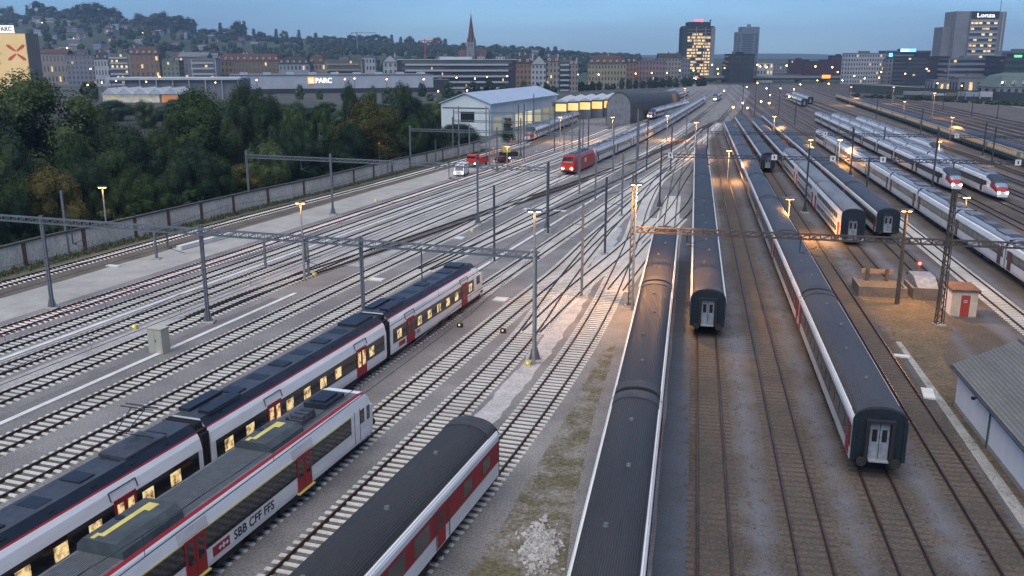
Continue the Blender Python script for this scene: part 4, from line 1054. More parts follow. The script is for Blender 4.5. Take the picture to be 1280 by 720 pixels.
mb=MB(); mb.tube((-.3,-.42,he-.1),(L_,-.42,he-.1),.07,n=8); mb.build('gutter',M['steel_dark'],sh)
mb=MB(); mb.tube((6.8,-.08,0),(6.8,-.08,he-.1),.05,n=8); mb.build('downpipe',mat('green downpipe',(.04,.09,.07),.5),sh)
mb=MB(); mb.bar((4.6,-.02,2.2),(4.6,-.35,2.3),.06); mb.box(4.5,4.7,-.5,-.3,2.15,2.3); mb.build('wall_lamp',M['under'],sh)
mb=MB(); mb.box(-.02,L_,-.05,0,0,.3); mb.build('plinth',M['concrete'],sh)
# buffer stops
b1=empty('buffer_stop',at(1103,372),-TH,'buffer stop with brown post beam behind low concrete box, below the double deck carriages','buffer stop','buffer stops')
mb=MB()
mb.box(-2.2,2.2,0,.25,0,1.0); mb.box(-2.2,-1.95,.25,4.0,0,1.0); mb.box(1.95,2.2,.25,4.0,0,1.0); mb.build('concrete_box',M['oldconc'],b1)
mb=MB(); mb.box(-1.95,1.95,.25,4.0,0,.85); mb.build('earth_fill',M['soil'],b1)
for q in(-1,1): mb=MB(); mb.box(q*.9-.14,q*.9+.14,3.2,3.5,.85,2.1); mb.build('post',M['rusty_steel'],b1)
mb=MB(); mb.box(-1.5,1.5,3.5,3.8,1.55,1.95); mb.build('beam',mat('pale brown timber',(.26,.19,.13),.85,noise=3),b1)
b2=empty('buffer_stop',at(1165,376),-TH,'grey steel buffer stop with round red marker in front of the plain carriages','buffer stop','buffer stops')
mb=MB(); mb.box(-1.7,1.7,0,.25,0,1.15); mb.box(-1.7,-1.45,.25,4.2,0,1.0); mb.box(1.45,1.7,.25,4.2,0,1.0); mb.build('concrete_box',M['oldconc'],b2)
mb=MB(); mb.box(-1.0,1.0,3.6,6.0,.2,1.5)
mb.loft([[(-1.0,3.6,.2),(1.0,3.6,.2),(1.0,3.6,1.5),(-1.0,3.6,1.5)],[(-.9,1.2,.2),(.9,1.2,.2),(.9,1.2,.5),(-.9,1.2,.5)]]); mb.build('steel_frame',mat('blue grey painted steel',(.25,.28,.32),.5,noise=2),b2)
for q in(-1,1): mb=MB(); mb.tube((q*.88,6.0,1.2),(q*.88,6.4,1.2),.22,n=10); mb.build('buffer',M['under'],b2)
mb=MB(); mb.tube((0,6,1.5),(0,6,2.2),.04); mb.tube((0,5.95,2.3),(0,6.05,2.3),.3,n=16); mk=mb.build('marker_disc',M['hutred'],b2)
mb=MB(); mb.tube((0,5.93,2.3),(0,5.95,2.3),.17,n=16); mb.build('disc_centre',M['white'],mk)
# small lineside bits
def blk(px,py,sx,sy,sz,m,name,label,cat,rz=-.32,group=None):
    mb=MB(); mb.box(-sx/2,sx/2,-sy/2,sy/2,0,sz*.85); mb.box(-sx/2+.06,sx/2-.06,-sy/2+.06,sy/2-.06,sz*.85,sz)
    return thing_mesh(name,mb,M[m],at(px,py),rz,label,cat,group)
blk(470,531,1.5,1.0,.12,'concrete','concrete_slab','flat pale slab beside the fifth left track','slab') if False else None
for px,py,sx,sy,l in [(471,350,1.6,1.0,'pale slab on gravel left of the dark second mast'),(1127,446,1.1,.55,'upper white slab on the kerb beside the dry grass'),(1160,493,.75,2.0,'lower white slab on the kerb beside the dry grass'),(501,372,1.3,.8,'pale slab just above the roof of the lit train'),(626,375,1.3,1.3,'round pale slab beside the nose of the lit train'),(700,264,2.0,.8,'pale slab on the grey fill between masts, upper'),(661,262,1.6,1,'pale slab on the grey fill near the crossing tracks'),(575,298,1.2,1.2,'small pale slab under the tall dark mast left of centre'),(142,333,1.6,.6,'pale concrete block on the earth verge beside the wall track')]:
    blk(px,py,sx,sy,.14,'white_conc','concrete_slab',l,'slab',group='pale concrete slabs')
for px,py,l in [(575,409,'left small track signal with warm lamp beside the lit train'),(629,416,'right small track signal with warm lamp between two tracks'),(660,457,'yellow cable post at the foot of the foreground mast'),(169,411,'low yellow box signal between the left tracks'),(470,252,'low yellow signal beside the red marked track'),(393,345,'orange marker at the foot of the lamp on the gravel'),(590,290,'orange signal at the foot of the tall dark mast')]:
    t=empty('dwarf_signal',at(px,py),-.3,l,'signal','dwarf signals'); mb=MB(); mb.box(-.22,.22,-.15,.15,0,.35); mb.build('housing',M['under'] if 'yellow' not in l and 'orange' not in l else M['yellow'],t)
    mb=MB(); mb.tube((0,-.16,.25),(0,-.2,.25),.09,n=10); mb.build('lens',M['winlit2'],t)
# rubble
rnd=random.Random(3)
mb=MB()
for i in range(420):
    u=rnd.gauss(0,.45); v=rnd.gauss(0,.95); r=rnd.uniform(.04,.13)
    q=at(674,682); z=max(0,.08-.05*math.hypot(u/.6,v))*rnd.random()
    Mx=Matrix.Translation((q.x+u,q.y+v,z+r*.4))@Matrix.Rotation(rnd.uniform(0,6),4,Vector((rnd.random(),rnd.random(),rnd.random())).normalized())
    n=len(mb.v); 
    V=[Vector((rnd.uniform(.7,1.2)*a*r,rnd.uniform(.7,1.2)*b*r,rnd.uniform(.6,1)*c_*r*.7)) for a in(-1,1) for b in(-1,1) for c_ in(-1,1)]
    mb.v+=[tuple(Mx@x) for x in V]
    for f in((0,1,3,2),(4,6,7,5),(0,4,5,1),(2,3,7,6),(0,2,6,4),(1,5,7,3)): mb.f.append(tuple(n+k for k in f)); mb.m.append(0)
tag(mb.build('rubble_heap',M['stone']),'heap of pale broken stones on the weedy verge at the bottom','rubble')
# weeds: tufts of grass blades (ground cover)
def tufts(name,pts,hmin,hmax,mt,seed):
    r=random.Random(seed); mb=MB()
    for (x,y) in pts:
        for k in range(r.randint(4,8)):
            a=r.uniform(0,6.28); h=r.uniform(hmin,hmax); w_=h*.22; dx,dy=r.gauss(0,.15),r.gauss(0,.15); bx,by=x+r.gauss(0,.12),y+r.gauss(0,.12)
            mb.face([(bx-w_*math.cos(a),by-w_*math.sin(a),.0),(bx+w_*math.cos(a),by+w_*math.sin(a),.0),(bx+dx,by+dy,h)])
    o=mb.build(name,mt); o['kind']='stuff'; return o
def inpoly(x,y,P):
    c=False; n=len(P)
    for i in range(n):
        a,b=P[i],P[(i+1)%n]
        if (a[1]>y)!=(b[1]>y) and x<(b[0]-a[0])*(y-a[1])/(b[1]-a[1])+a[0]: c=not c
    return c
PP=[(v.x,v.y) for v in Pg]; rr=random.Random(5); pts=[]
while len(pts)<800:
    x=rr.uniform(-4,11); y=rr.uniform(33,80)
    if inpoly(x,y,PP) and (rr.random()<.25+.75*(math.sin(x*1.9+y*.6)>.2)): pts.append((x,y))
tufts('weeds',pts,.03,.10,mat('weed blades',(.10,.095,.05),.9,noise=.5,col2=(.12,.1,.05)),1)
pts=[(fR(d)(y)+rr.gauss(0,.5),y) for d in(7.7,11.0,15.4,19.9,24.6) for y in [rr.uniform(30,110) for _ in range(420)]]
tufts('weeds',pts,.04,.12,mat('dry weed blades',(.11,.09,.05),.9,noise=.5,col2=(.07,.07,.035)),2)
pts=[(TR['A'](y)-2.6-abs(rr.gauss(0,1.6)),y) for y in [rr.uniform(70,230) for _ in range(2600)]]
tufts('verge_grass',pts,.15,.6,mat('verge grass blades',(.06,.09,.03),.9,noise=.5,col2=(.1,.1,.05)),3)
# ------------------------------------------------------------------ cemetery wall
wp=[at(-130,372),at(0,341),at(60,324),at(147,303),at(230,282),at(310,262),at(400,241),at(500,214.5),at(562,199),at(600,190)]
wall=empty('cemetery_wall',wp[0],0,'long pale rendered wall with brick pilasters and dark coping beside the single track','wall')
for i in range(len(wp)-1):
    a=wp[i]-wp[0]; b=wp[i+1]-wp[0]; Z=Vector((0,0,1.3))
    hW=2.55
    mb=MB(); Ln=(b-a).length; q=(b-a).to_track_quat('X','Z').to_matrix().to_4x4(); Mx=Matrix.Translation(a)@q
    mb.box(0,Ln,-.15,.15,0,hW,0,Mx); mb.build('wall_panel',M['wallc'],wall)
    mb=MB(); mb.box(-.02,Ln+.02,-.28,.28,hW,hW+.22,0,Mx); mb.build('coping',M['coping'],wall)
    n=max(1,round(Ln/8))
    for k in range(n): mb=MB(); x=(k+.5)*Ln/n; mb.box(x-.28,x+.28,-.21,.21,0,hW-.003,0,Mx); mb.build('pilaster',M['brickred'],wall)
# ------------------------------------------------------------------ foliage prototypes
def crown_mesh(name,seed,w,h,n,leaf,mt,conif=False,base=.25,sep=1.0):
    r=random.Random(seed); mb=MB(); lobes=[]
    if conif: 
        for k in range(9): z=h*(.12+.86*k/9); rad=w*.5*(1-k/9.3)+.2; lobes+= [(rad*.5*math.cos(a),rad*.5*math.sin(a),z,rad*.62,h*.07) for a in [r.uniform(0,6.28) for _ in range(5)]]
    else:
        for k in range(34):
            a=r.uniform(0,6.28); v=r.uniform(-1,1); rr_=math.sqrt(max(0,1-v*v))*r.uniform(.5,.86)*w*.5
            s_=r.uniform(.13,.24)*w*sep; lobes.append((rr_*math.cos(a),rr_*math.sin(a),h*(base+(1-base)*.5)+v*h*(1-base)*.38,s_,s_*1.05))
    tot=sum(l[3]**2 for l in lobes)
    for (cx,cy,cz,rx,rz) in lobes:          # dense inner foliage of every clump, bumpy
        rx*=.62; rz*=.62; secs=[]
        for j in range(1,6):
            a=math.pi*j/6; secs.append([(cx+rx*math.sin(a)*math.cos(2*math.pi*i/8)*r.uniform(.8,1.15),cy+rx*math.sin(a)*math.sin(2*math.pi*i/8)*r.uniform(.8,1.15),cz-rz*math.cos(a)*r.uniform(.9,1.1)) for i in range(8)])
        mb.loft(secs)
    for (cx,cy,cz,rx,rz) in lobes:
        for _ in range(int(n*rx*rx/tot)):
            d=Vector((r.gauss(0,1),r.gauss(0,1),r.gauss(0,1))).normalized(); q=r.uniform(.72,1.08) if r.random()<.85 else r.uniform(.3,.7)
            p=Vector((cx+d.x*rx*q,cy+d.y*rx*q,cz+d.z*rz*q)); 
            nrm=(d+Vector((r.gauss(0,.5),r.gauss(0,.5),r.gauss(0,.5)+.3))).normalized()
            u=nrm.orthogonal().normalized(); u=Matrix.Rotation(r.uniform(0,6.28),3,nrm)@u; v_=nrm.cross(u); s_=leaf*r.uniform(.6,1.3)
            mb.face([p-u*s_*.5,p-v_*s_*.33,p+u*s_*.5,p+v_*s_*.33])
    return mb.mesh(name,mt)
def trunk_mesh(h,w,seed):
    r=random.Random(seed); mb=MB(); mb.tube((0,0,-.3),(0,0,h*.35),w*.028,w*.02,8)
    for k in range(5):
        a=k*1.3+r.random(); q=Vector((math.cos(a)*w*.28,math.sin(a)*w*.28,h*r.uniform(.5,.75))); mb.tube((0,0,h*.3),q,w*.014,w*.005,6)
        mb.tube(q*.7+Vector((0,0,h*.09)),q+Vector((math.cos(a+1)*w*.1,math.sin(a+1)*w*.1,h*.1)),w*.006,w*.003,5)
    return mb.mesh('trunk',M['bark'])
PR={}
for i in range(3): PR['big',i]=(crown_mesh('crown',10+i,1,1,30000,.026,M['leaf'],base=.0),trunk_mesh(1,1,i))
PR['yel',0]=(crown_mesh('crown',21,1,1,30000,.026,M['leafy'],base=.0),trunk_mesh(1,1,5))
for i in range(2): PR['dark',i]=(crown_mesh('crown',31+i,1,1,26000,.027,M['leafd'],base=.0),trunk_mesh(1,1,7+i))
for i in range(3): PR['thin',i]=(crown_mesh('crown',41+i,1,1,11000,.028,M['leaf'],base=.1,sep=.8),trunk_mesh(1,1,9+i))
PR['con',0]=(crown_mesh('crown',51,.45,1,3600,.04,M['leafd'],True),trunk_mesh(1,.4,12))
for i in range(3): PR['far',i]=(crown_mesh('crown',61+i,1,1,900,.085,M['leafd'] if i else M['leaf'],base=-.05),trunk_mesh(1,1,15+i))
PR['farcon',0]=(crown_mesh('crown',71,.4,1,500,.085,M['leafd'],True),trunk_mesh(1,.4,18))
def tree(kind,x,y,z,w,h,label,group,name='tree',cat='tree'):
    c,t=PR[kind]; o=empty(name,(x,y,z),random.uniform(0,6.28),label,cat,group); 
    inst('crown',c,o,sc=(w*.84,w*.84,h*.88)); inst('trunk',t,o,sc=(w*.84,w*.84,h*.88)); return o
# cemetery trees: (px centre, px top, px width, depth, kind, label)
CT=[(60,78,165,215,('big',0),'huge dark round tree at the left, under the lit mural'),(-25,110,120,190,('dark',0),'dark tree cut by the left edge'),(165,148,85,200,('dark',1),'dark tree in the gap right of the huge left tree'),
(252,102,105,225,('big',1),'large olive green tree in front of the market hall'),(128,120,70,240,('big',2),'dark tree close behind the huge left tree'),(205,150,60,215,('big',2),'small round tree left of the olive green tree'),
(310,92,55,260,('dark',0),'tall dark tree right of the olive green tree'),(340,110,50,240,('dark',1),'tall narrow dark tree before the pale long mall'),(372,122,48,235,('thin',0),'thin grey green tree before the parc sign'),
(405,118,52,235,('thin',1),'loose grey tree left of the round yellow green tree'),(462,116,100,205,('yel',0),'big round yellow green tree in the middle'),(441,95,30,300,('dark',0),'dark tree peeping over left of the round yellow one'),
(467,97,28,310,('thin',2),'small loose tree over the round yellow tree'),(505,97,44,290,('dark',1),'dark upright tree right of the round yellow tree'),(532,126,34,260,('dark',0),'dark tree beside the white hall'),
(70,195,80,150,('yel',0),'yellowish small tree before the huge left tree'),(8,180,70,150,('big',2),'small green tree at the left edge above the wall'),(120,190,60,165,('dark',1),'dark round tree behind the lit lamp'),
(190,212,56,165,('big',1),'small green tree above the gravestones'),(300,200,66,165,('yel',0),'small olive tree beside the second gantry'),(248,170,60,185,('dark',0),'dark tree below the large olive green one'),
(335,168,60,190,('big',0),'green tree behind the tall grey mast'),(392,170,60,190,('dark',1),'dark tree behind the long gantry beam'),(425,185,46,190,('big',2),'low round tree below the yellow green one'),
(500,168,44,215,('thin',0),'thin young tree behind the third gantry'),(572,152,58,235,('dark',1),'dark tree in front of the white hall gable'),(635,140,26,250,('con',0),'slim conifer in front of the white hall side'),(548,162,40,225,('big',1),'green bushy tree at the left corner of the white hall'),
(150,225,50,150,('big',0),'low green tree over the middle of the wall'),(30,238,50,140,('dark',1),'low dark tree over the left end of the wall'),
(95,205,70,170,('dark',0),'dark tree between the small yellowish tree and the lit lamp'),(225,190,50,178,('dark',1),'dark tree filling the gap above the pale gravestones'),(275,185,50,180,('big',0),'green tree between gravestones and the olive tree'),
(20,150,80,175,('dark',0),'broad dark tree in the shade of the huge left tree'),(365,150,48,205,('dark',0),'dark tree behind the long lattice beam'),(150,175,60,182,('big',2),'green tree behind the lit lamp post'),(545,150,40,240,('dark',0),'dark tree touching the left wall of the white hall'),
(285,135,50,245,('big',2),'green tree filling in behind the large olive one'),(440,150,60,235,('dark',1),'dark tree behind the round yellow green tree'),(515,140,40,250,('big',0),'green tree between round yellow tree and white hall'),
(100,160,60,190,('big',1),'green tree in the shadow right of the huge one'),(-20,200,70,140,('dark',0),'dark tree at the very left edge above the wall')]
for (px,pt,pw,dp,kd,lb) in CT:
    wd_=25630/max(12,(341-.262*px)-75); dp=max(wd_+5+pw*wd_/FPX*.5,dp*.72) if px<560 else dp
    g=far(px,dp); h=max(3,hgt(pt,dp)); w=pw*dp/FPX; tree(kd,g.x,g.y,0,w*1.02,h,lb,'cemetery trees')
for i in range(22):
    px=122+i*20.5; dp=300+(i*37)%110; g=far(px,dp); kd=[('big',i%3),('dark',i%2),('thin',i%3)][i%3]
    h=hgt(133-((i*29)%19),dp) if px<235 else hgt(118+(i*29)%19,dp); w=(34+(i*13)%18)*dp/FPX
    tree(kd,g.x,g.y,0,w,max(5,h),'green tree in the belt between the cemetery and the '+('market hall' if px<280 else 'white mall'),'trees before the mall')
# hedge mass behind the wall
r=random.Random(9)
sh_m=crown_mesh('crown',81,1,1,1500,.07,M['leafd'],base=-.25)
for i in range(60):
    u=i/59; px=-60+u*640; dp=0
    g=at(px,352-.262*(px)-0) if False else None
    k=min(int(u*(len(wp)-2))+1,len(wp)-2); a=wp[k]; b=wp[k+1]; fr=u*(len(wp)-2)+1-k; q=a+(b-a)*fr
    off=r.uniform(4,18); h=r.uniform(2,4.6); w=r.uniform(2.4,4.2)
    o=inst('shrub',sh_m,None,(q.x-off*.8,q.y+off*.45,0),(0,0,r.uniform(0,6)),(w,w,h)); tag(o,'dark low shrub in the cemetery behind the pale wall','shrub','cemetery shrubs')
for i,(px,py) in enumerate([(246,258),(254,262),(262,254),(218,243),(226,248),(272,262),(381,222),(383,237),(393,231),(204,236),(300,243),(289,256),(96,292),(118,301),(108,283),(410,226),(440,214),(342,244)]):
    q=at(px,py); a=r.choice([1.2,1.5,1.9]); mb=MB(); wd=r.uniform(.5,.9)
    prof=[(-wd/2,0),(wd/2,0),(wd/2,a*.75),(wd*.25,a),(-wd*.25,a),(-wd/2,a*.75)]
    mb.prism(prof,-.12,.12); mb.box(-.3,.3,-wd*.6,wd*.6,0,.2)
    thing_mesh('gravestone',mb,[M['white_conc'] if i%3 else M['concrete']],q,math.pi/2+r.uniform(-.3,.3),'pale gravestone behind the cemetery wall','gravestone','gravestones')
cr_=empty('tomb_house',at(258,262),-.3,'small grey tomb house with pale front behind the wall','tomb'); mb=MB(); mb.prism([(-2,0),(-2,2.6),(0,3.6),(2,2.6),(2,0)],-1.5,1.5); mb.build('wall',M['coping'],cr_)
mb=MB(); mb.box(-.5,.5,-2.03,-2.0,0,2.1); mb.build('door',M['white_conc'],cr_)
# ------------------------------------------------------------------ vehicles and workers at the work site
def vehicle(px,py,rz,label,body,kind):
    t=empty('parked_'+kind,at(px,py),rz,label,kind)
    if kind=='van': P=[(2.6,.35),(2.6,1.0),(2.25,1.15),(1.6,2.15),(1.2,2.35),(-2.6,2.35),(-2.6,.35)]; w=.98
    elif kind=='truck': P=[(3.4,.5),(3.4,1.3),(3.2,2.4),(2.9,2.6),(1.6,2.6),(1.6,1.2),(-3.4,1.2),(-3.4,.6)]; w=1.15
    else: P=[(2.1,.3),(2.1,.75),(1.2,.9),(.5,1.4),(-1.2,1.42),(-1.9,.95),(-2.1,.9),(-2.1,.3)]; w=.88
    secs=[[(x,-w,z) for x,z in P],[(x,-w*.6 if z>1.3 else -w,z) for x,z in P]]
    mb=MB(); k=.1
    A=[(x,-(w-(k if z>1.2 else 0)),z) for x,z in P]; B=[(x,(w-(k if z>1.2 else 0)),z) for x,z in P]
    mb.loft([A,B]); b=mb.build('body',M[body],t)
    mb=MB()
    for x in(P[0][0]*.62,-P[0][0]*.6):
        for s_ in(-1,1): mb.tube((x,s_*(w-.2),.36),(x,s_*(w+.02),.36),.36,n=14)
    split_build(mb,'wheel',M['rubber'],t)
    f=P[0][0]; mb=MB()
    if kind=='van': mb.loft([[(2.26,-.8,1.17),(1.68,-.74,2.08),(1.66,-.74,2.08),(2.2,-.8,1.15)],[(2.26,.8,1.17),(1.68,.74,2.08),(1.66,.74,2.08),(2.2,.8,1.15)]])
    elif kind=='truck': mb.box(3.2,3.3,-.95,.95,1.45,2.3)
    else: mb.box(.55,.85,-.7,.7,.95,1.32)
    mb.build('windscreen',M['black'],t)
    mb=MB(); 
    for s_ in(-1,1): mb.tube((f,s_*(w-.25),.78),(f+.04,s_*(w-.25),.78),.13,n=10)
    split_build(mb,'headlight',M['head'],t)
    mb=MB()
    for s_ in(-1,1): mb.box(1.0 if kind!='truck' else 1.9,1.6 if kind!='truck' else 3.0,*sorted((s_*(w-.1),s_*(w+.01))),1.4 if kind!='car' else .95,2.0 if kind!='car' else 1.3)
    split_build(mb,'side_window',M['black'],t)
    if kind=='truck':
        mb=MB(); mb.box(-3.3,1.4,-1.05,1.05,1.2,1.9); mb.build('load_bed',M['locored'],t)
    return t
vehicle(577,219,R(-100),'white van with lit headlights parked on the gravel path','white','van')
vehicle(597,207,R(-112),'red flatbed truck with bright lamps behind the white van','locored','truck')
vehicle(628,203,R(60),'dark red low car beside the work site, right of the truck','darkred','car')
w1=empty('rail_crane',at(636,198),R(15),'small work machine with pale jib at the work site','work machine')
mb=MB(); mb.box(-2,2,-1,1,.5,1.5); mb.build('chassis',M['under'],w1); mb=MB(); mb.box(-1.6,.2,-.9,.9,1.5,2.8); mb.build('cab',M['yellow'],w1); mb=MB(); mb.bar((0,0,2),(5,0,3.2),.25); mb.build('jib',M['white_conc'],w1)
for i,(px,py,l) in enumerate([(617,195,'person in orange work clothes standing left of two others'),(626,196,'person in orange work clothes standing behind the red truck'),(639,182,'person in orange vest far behind the work site, left'),(648,181,'person in orange vest far behind the work site, right')]):
    me=bpy.data.meshes.new('person'); 
    V=[(0,0,.95),(0,0,1.2),(0,0,1.42),(0,0,1.52),(0,.02,1.68),(.1,0,.9),(.13,.05,.5),(.14,0,.08),(.14,.14,.04),(-.1,0,.9),(-.13,-.04,.5),(-.14,0,.08),(-.14,.12,.04),(.2,0,1.4),(.27,.03,1.12),(.25,.15,.9),(-.2,0,1.4),(-.27,.03,1.12),(-.25,.12,.88)]
    E=[(0,1),(1,2),(2,3),(3,4),(0,5),(5,6),(6,7),(7,8),(0,9),(9,10),(10,11),(11,12),(2,13),(13,14),(14,15),(2,16),(16,17),(17,18)]
    me.from_pydata(V,E,[]); me.materials.append(mat('orange work clothes',(.75,.16,.03),.8) if i==0 else bpy.data.materials['orange work clothes'])
    o=bpy.data.objects.new('person',me); COL.link(o); o.location=at(px,py); o.rotation_euler=(0,0,i*1.7)
    md=o.modifiers.new('s','SKIN'); rad=[.15,.15,.16,.07,.12,.1,.07,.05,.04,.1,.07,.05,.04,.07,.05,.04,.07,.05,.04]
    for v,q in zip(me.skin_vertices[0].data,rad): v.radius=(q,q)
    me.skin_vertices[0].data[0].use_root=True; o.modifiers.new('b','SUBSURF').levels=1; tag(o,l,'person','workers in orange')
    mb=MB(); mb.tube((0,.02,1.72),(0,.02,1.83),.13,.08,10); mb.build('helmet',M['white'],o)
for i,(px,py) in enumerate([(618,205),(640,205),(655,204),(662,196),(671,189)]):
    mb=MB(); mb.tube((0,0,0),(0,0,.9),.06,n=8); mb.box(-.7,.7,-.04,.04,.45,.75,0); mb.box(-.7,-.35,-.05,.05,.46,.74,1); mb.box(0,.35,-.05,.05,.46,.74,1); mb.box(-.6,-.5,-.3,.3,0,.1); mb.box(.5,.6,-.3,.3,0,.1)
    thing_mesh('barrier',mb,[M['white'],M['locored']],at(px,py),.3*i,'red and white barrier around the work site','barrier','work site barriers')
# ------------------------------------------------------------------ depot halls
def hall(P,h_e,h_r,label,wallm,roofm,depth=None):
    """P: front-left, front-right, back-right (world)"""
    a,b,c=P; t=empty('depot_hall',a,math.atan2((b-a).y,(b-a).x),label,'hall'); w_=(b-a).length; d=(c-b).length
    M_=MB(); 
    A=[(0,0,0),(w_,0,0),(w_,0,h_e),(w_/2,0,h_r-.2),(0,0,h_e)]
    # keep the side walls parallel to b->c in local space
    loc=Matrix.Rotation(-math.atan2((b-a).y,(b-a).x),3,'Z')@(c-b)
    B=[(x+loc.x,y+loc.y,z) for x,y,z in A]; M_.loft([A,B]); M_.build('wall',wallm,t)
    for s_ in(0,1):
        mb=MB(); e=(-.6 if s_==0 else w_+.6); z=h_e-.1; m=w_/2
        f=[(e,-.5,z),(m,-.5,h_r),(m,-.5,h_r+.25),(e,-.5,z+.25)]; g=[(x+loc.x,y+loc.y+1,zz) for x,y,zz in f]; mb.loft([f,g]); mb.build('roof_slope',roofm,t)
    return t,w_,loc
roofw=mat('corrugated bright roof',(.42,.50,.58),.45,.2,noise=.2,col2=(.36,.43,.5))
hallw=mat('pale green hall wall',(.6,.64,.62),.8,noise=.15,col2=(.5,.54,.53),stretch=(1,1,.3))
t,w_,loc=hall([at(552,168),at(613,170),at(696,150)],9.3,12.3,'large pale hall with bright corrugated roof and lit side windows',hallw,roofw)
for k in range(7):
    u=(k+.25)/7; x=w_+loc.x*u; y=loc.y*u; dx,dy=loc.x/7*.7,loc.y/7*.7
    mb=MB(); nx_=.06
    mb.loft([[(x+.05,y,1.0),(x+.12,y,1.0),(x+.12,y,5.2),(x+.05,y,5.2)],[(x+dx+.05,y+dy,1.0),(x+dx+.12,y+dy,1.0),(x+dx+.12,y+dy,5.2),(x+dx+.05,y+dy,5.2)]])
    mb.build('window',mat('dim lit hall window',(.4,.42,.3),.5,emit=(1,.85,.45),es=[.12,.1,.35,.5,.2,.1,.1][k]),t)
    mb=MB(); mb.tube((x-.4,y-.4*loc.y/max(loc.x,.1)*0,0),(x-.4,y,9),.12,n=6); mb.build('downpipe',M['steel'],t)
mb=MB(); mb.box(6.5,11,-.08,-.02,4,7); mb.build('window',M['black'],t)
mb=MB(); mb.box(.5,w_-.5,-.1,-.02,7.9,8.25); mb.build('trim',M['steel'],t)
# lit saw-tooth depot roofs
for i in range(5):
    t=empty('depot_hall',far(701+i*15,335+i*6),-.14,['pale striped depot roof next to the large hall, leftmost of five','second pale depot roof beside the large hall','third pale depot roof, in the middle of the five','fourth pale depot roof beside the arched hall','fifth pale depot roof, touching the arched hall'][i],'hall','striped depot roofs')
    mb=MB(); mb.box(-2.15,2.15,0,45,0,6.9); mb.build('wall',M['steel'],t)
    mb=MB(); mb.prism([(-2.4,6.9),(-2.4,7.1),(0,8.0),(2.4,7.1),(2.4,6.9)],-.5,45); o=mb.build('roof',RF['white'],t); o.rotation_euler=(0,0,math.pi/2); 
    mb=MB(); mb.box(-1.95,1.95,-.08,-.02,3.6,6.3); mb.build('lit_opening',mat('lit depot opening',(.5,.4,.2),.5,emit=(1,.62,.2),es=.8,noise=.5,col2=(.2,.12,.05)),t)
# arched hall
t=empty('arched_hall',at(757,158),0,'arched dark roof hall with pale rounded front beside the depot','hall')
a=at(757,158); b=at(788,156); dr=(b-a); t.rotation_euler=(0,0,math.atan2(dr.y,dr.x)); w_=dr.length
q=Matrix.Rotation(-t.rotation_euler.z,3,'Z')@(far(850,455)-b)
def arch(n=14,ins=0): return [(w_/2-(w_/2-ins)*math.cos(math.pi*i/n),0,(6.0 if 0<i<n else 6.0)+(5.3-ins)*math.sin(math.pi*i/n)) for i in range(n+1)]
A=[(0,0,0)]+arch()+[(w_,0,0)]; B=[(x+q.x,y+q.y,z*.62) for x,y,z in A]
mb=MB(); mb.loft([A,B],0,True); mb.build('roof',mat('dark bitumen roof',(.085,.075,.06),.6,noise=.15,col2=(.045,.045,.045)),t)
mb=MB(); F1=[(x,-.12,z) for x,y,z in [(.3,0,0)]+arch(ins=.4)+[(w_-.3,0,0)]]; F2=[(x,-.02,z) for x,y,z in F1]; mb.loft([F1,F2]); mb.build('front_wall',mat('grey rounded front',(.33,.33,.33),.85,noise=.4,col2=(.2,.2,.2)),t)
for k in range(5): mb=MB(); x=w_*(.15+.175*k); mb.box(x-.15,x+.15,-.2,-.12,0,7.5+3*math.sin(math.pi*(.15+.175*k))); mb.build('pilaster',M['concrete'],t)
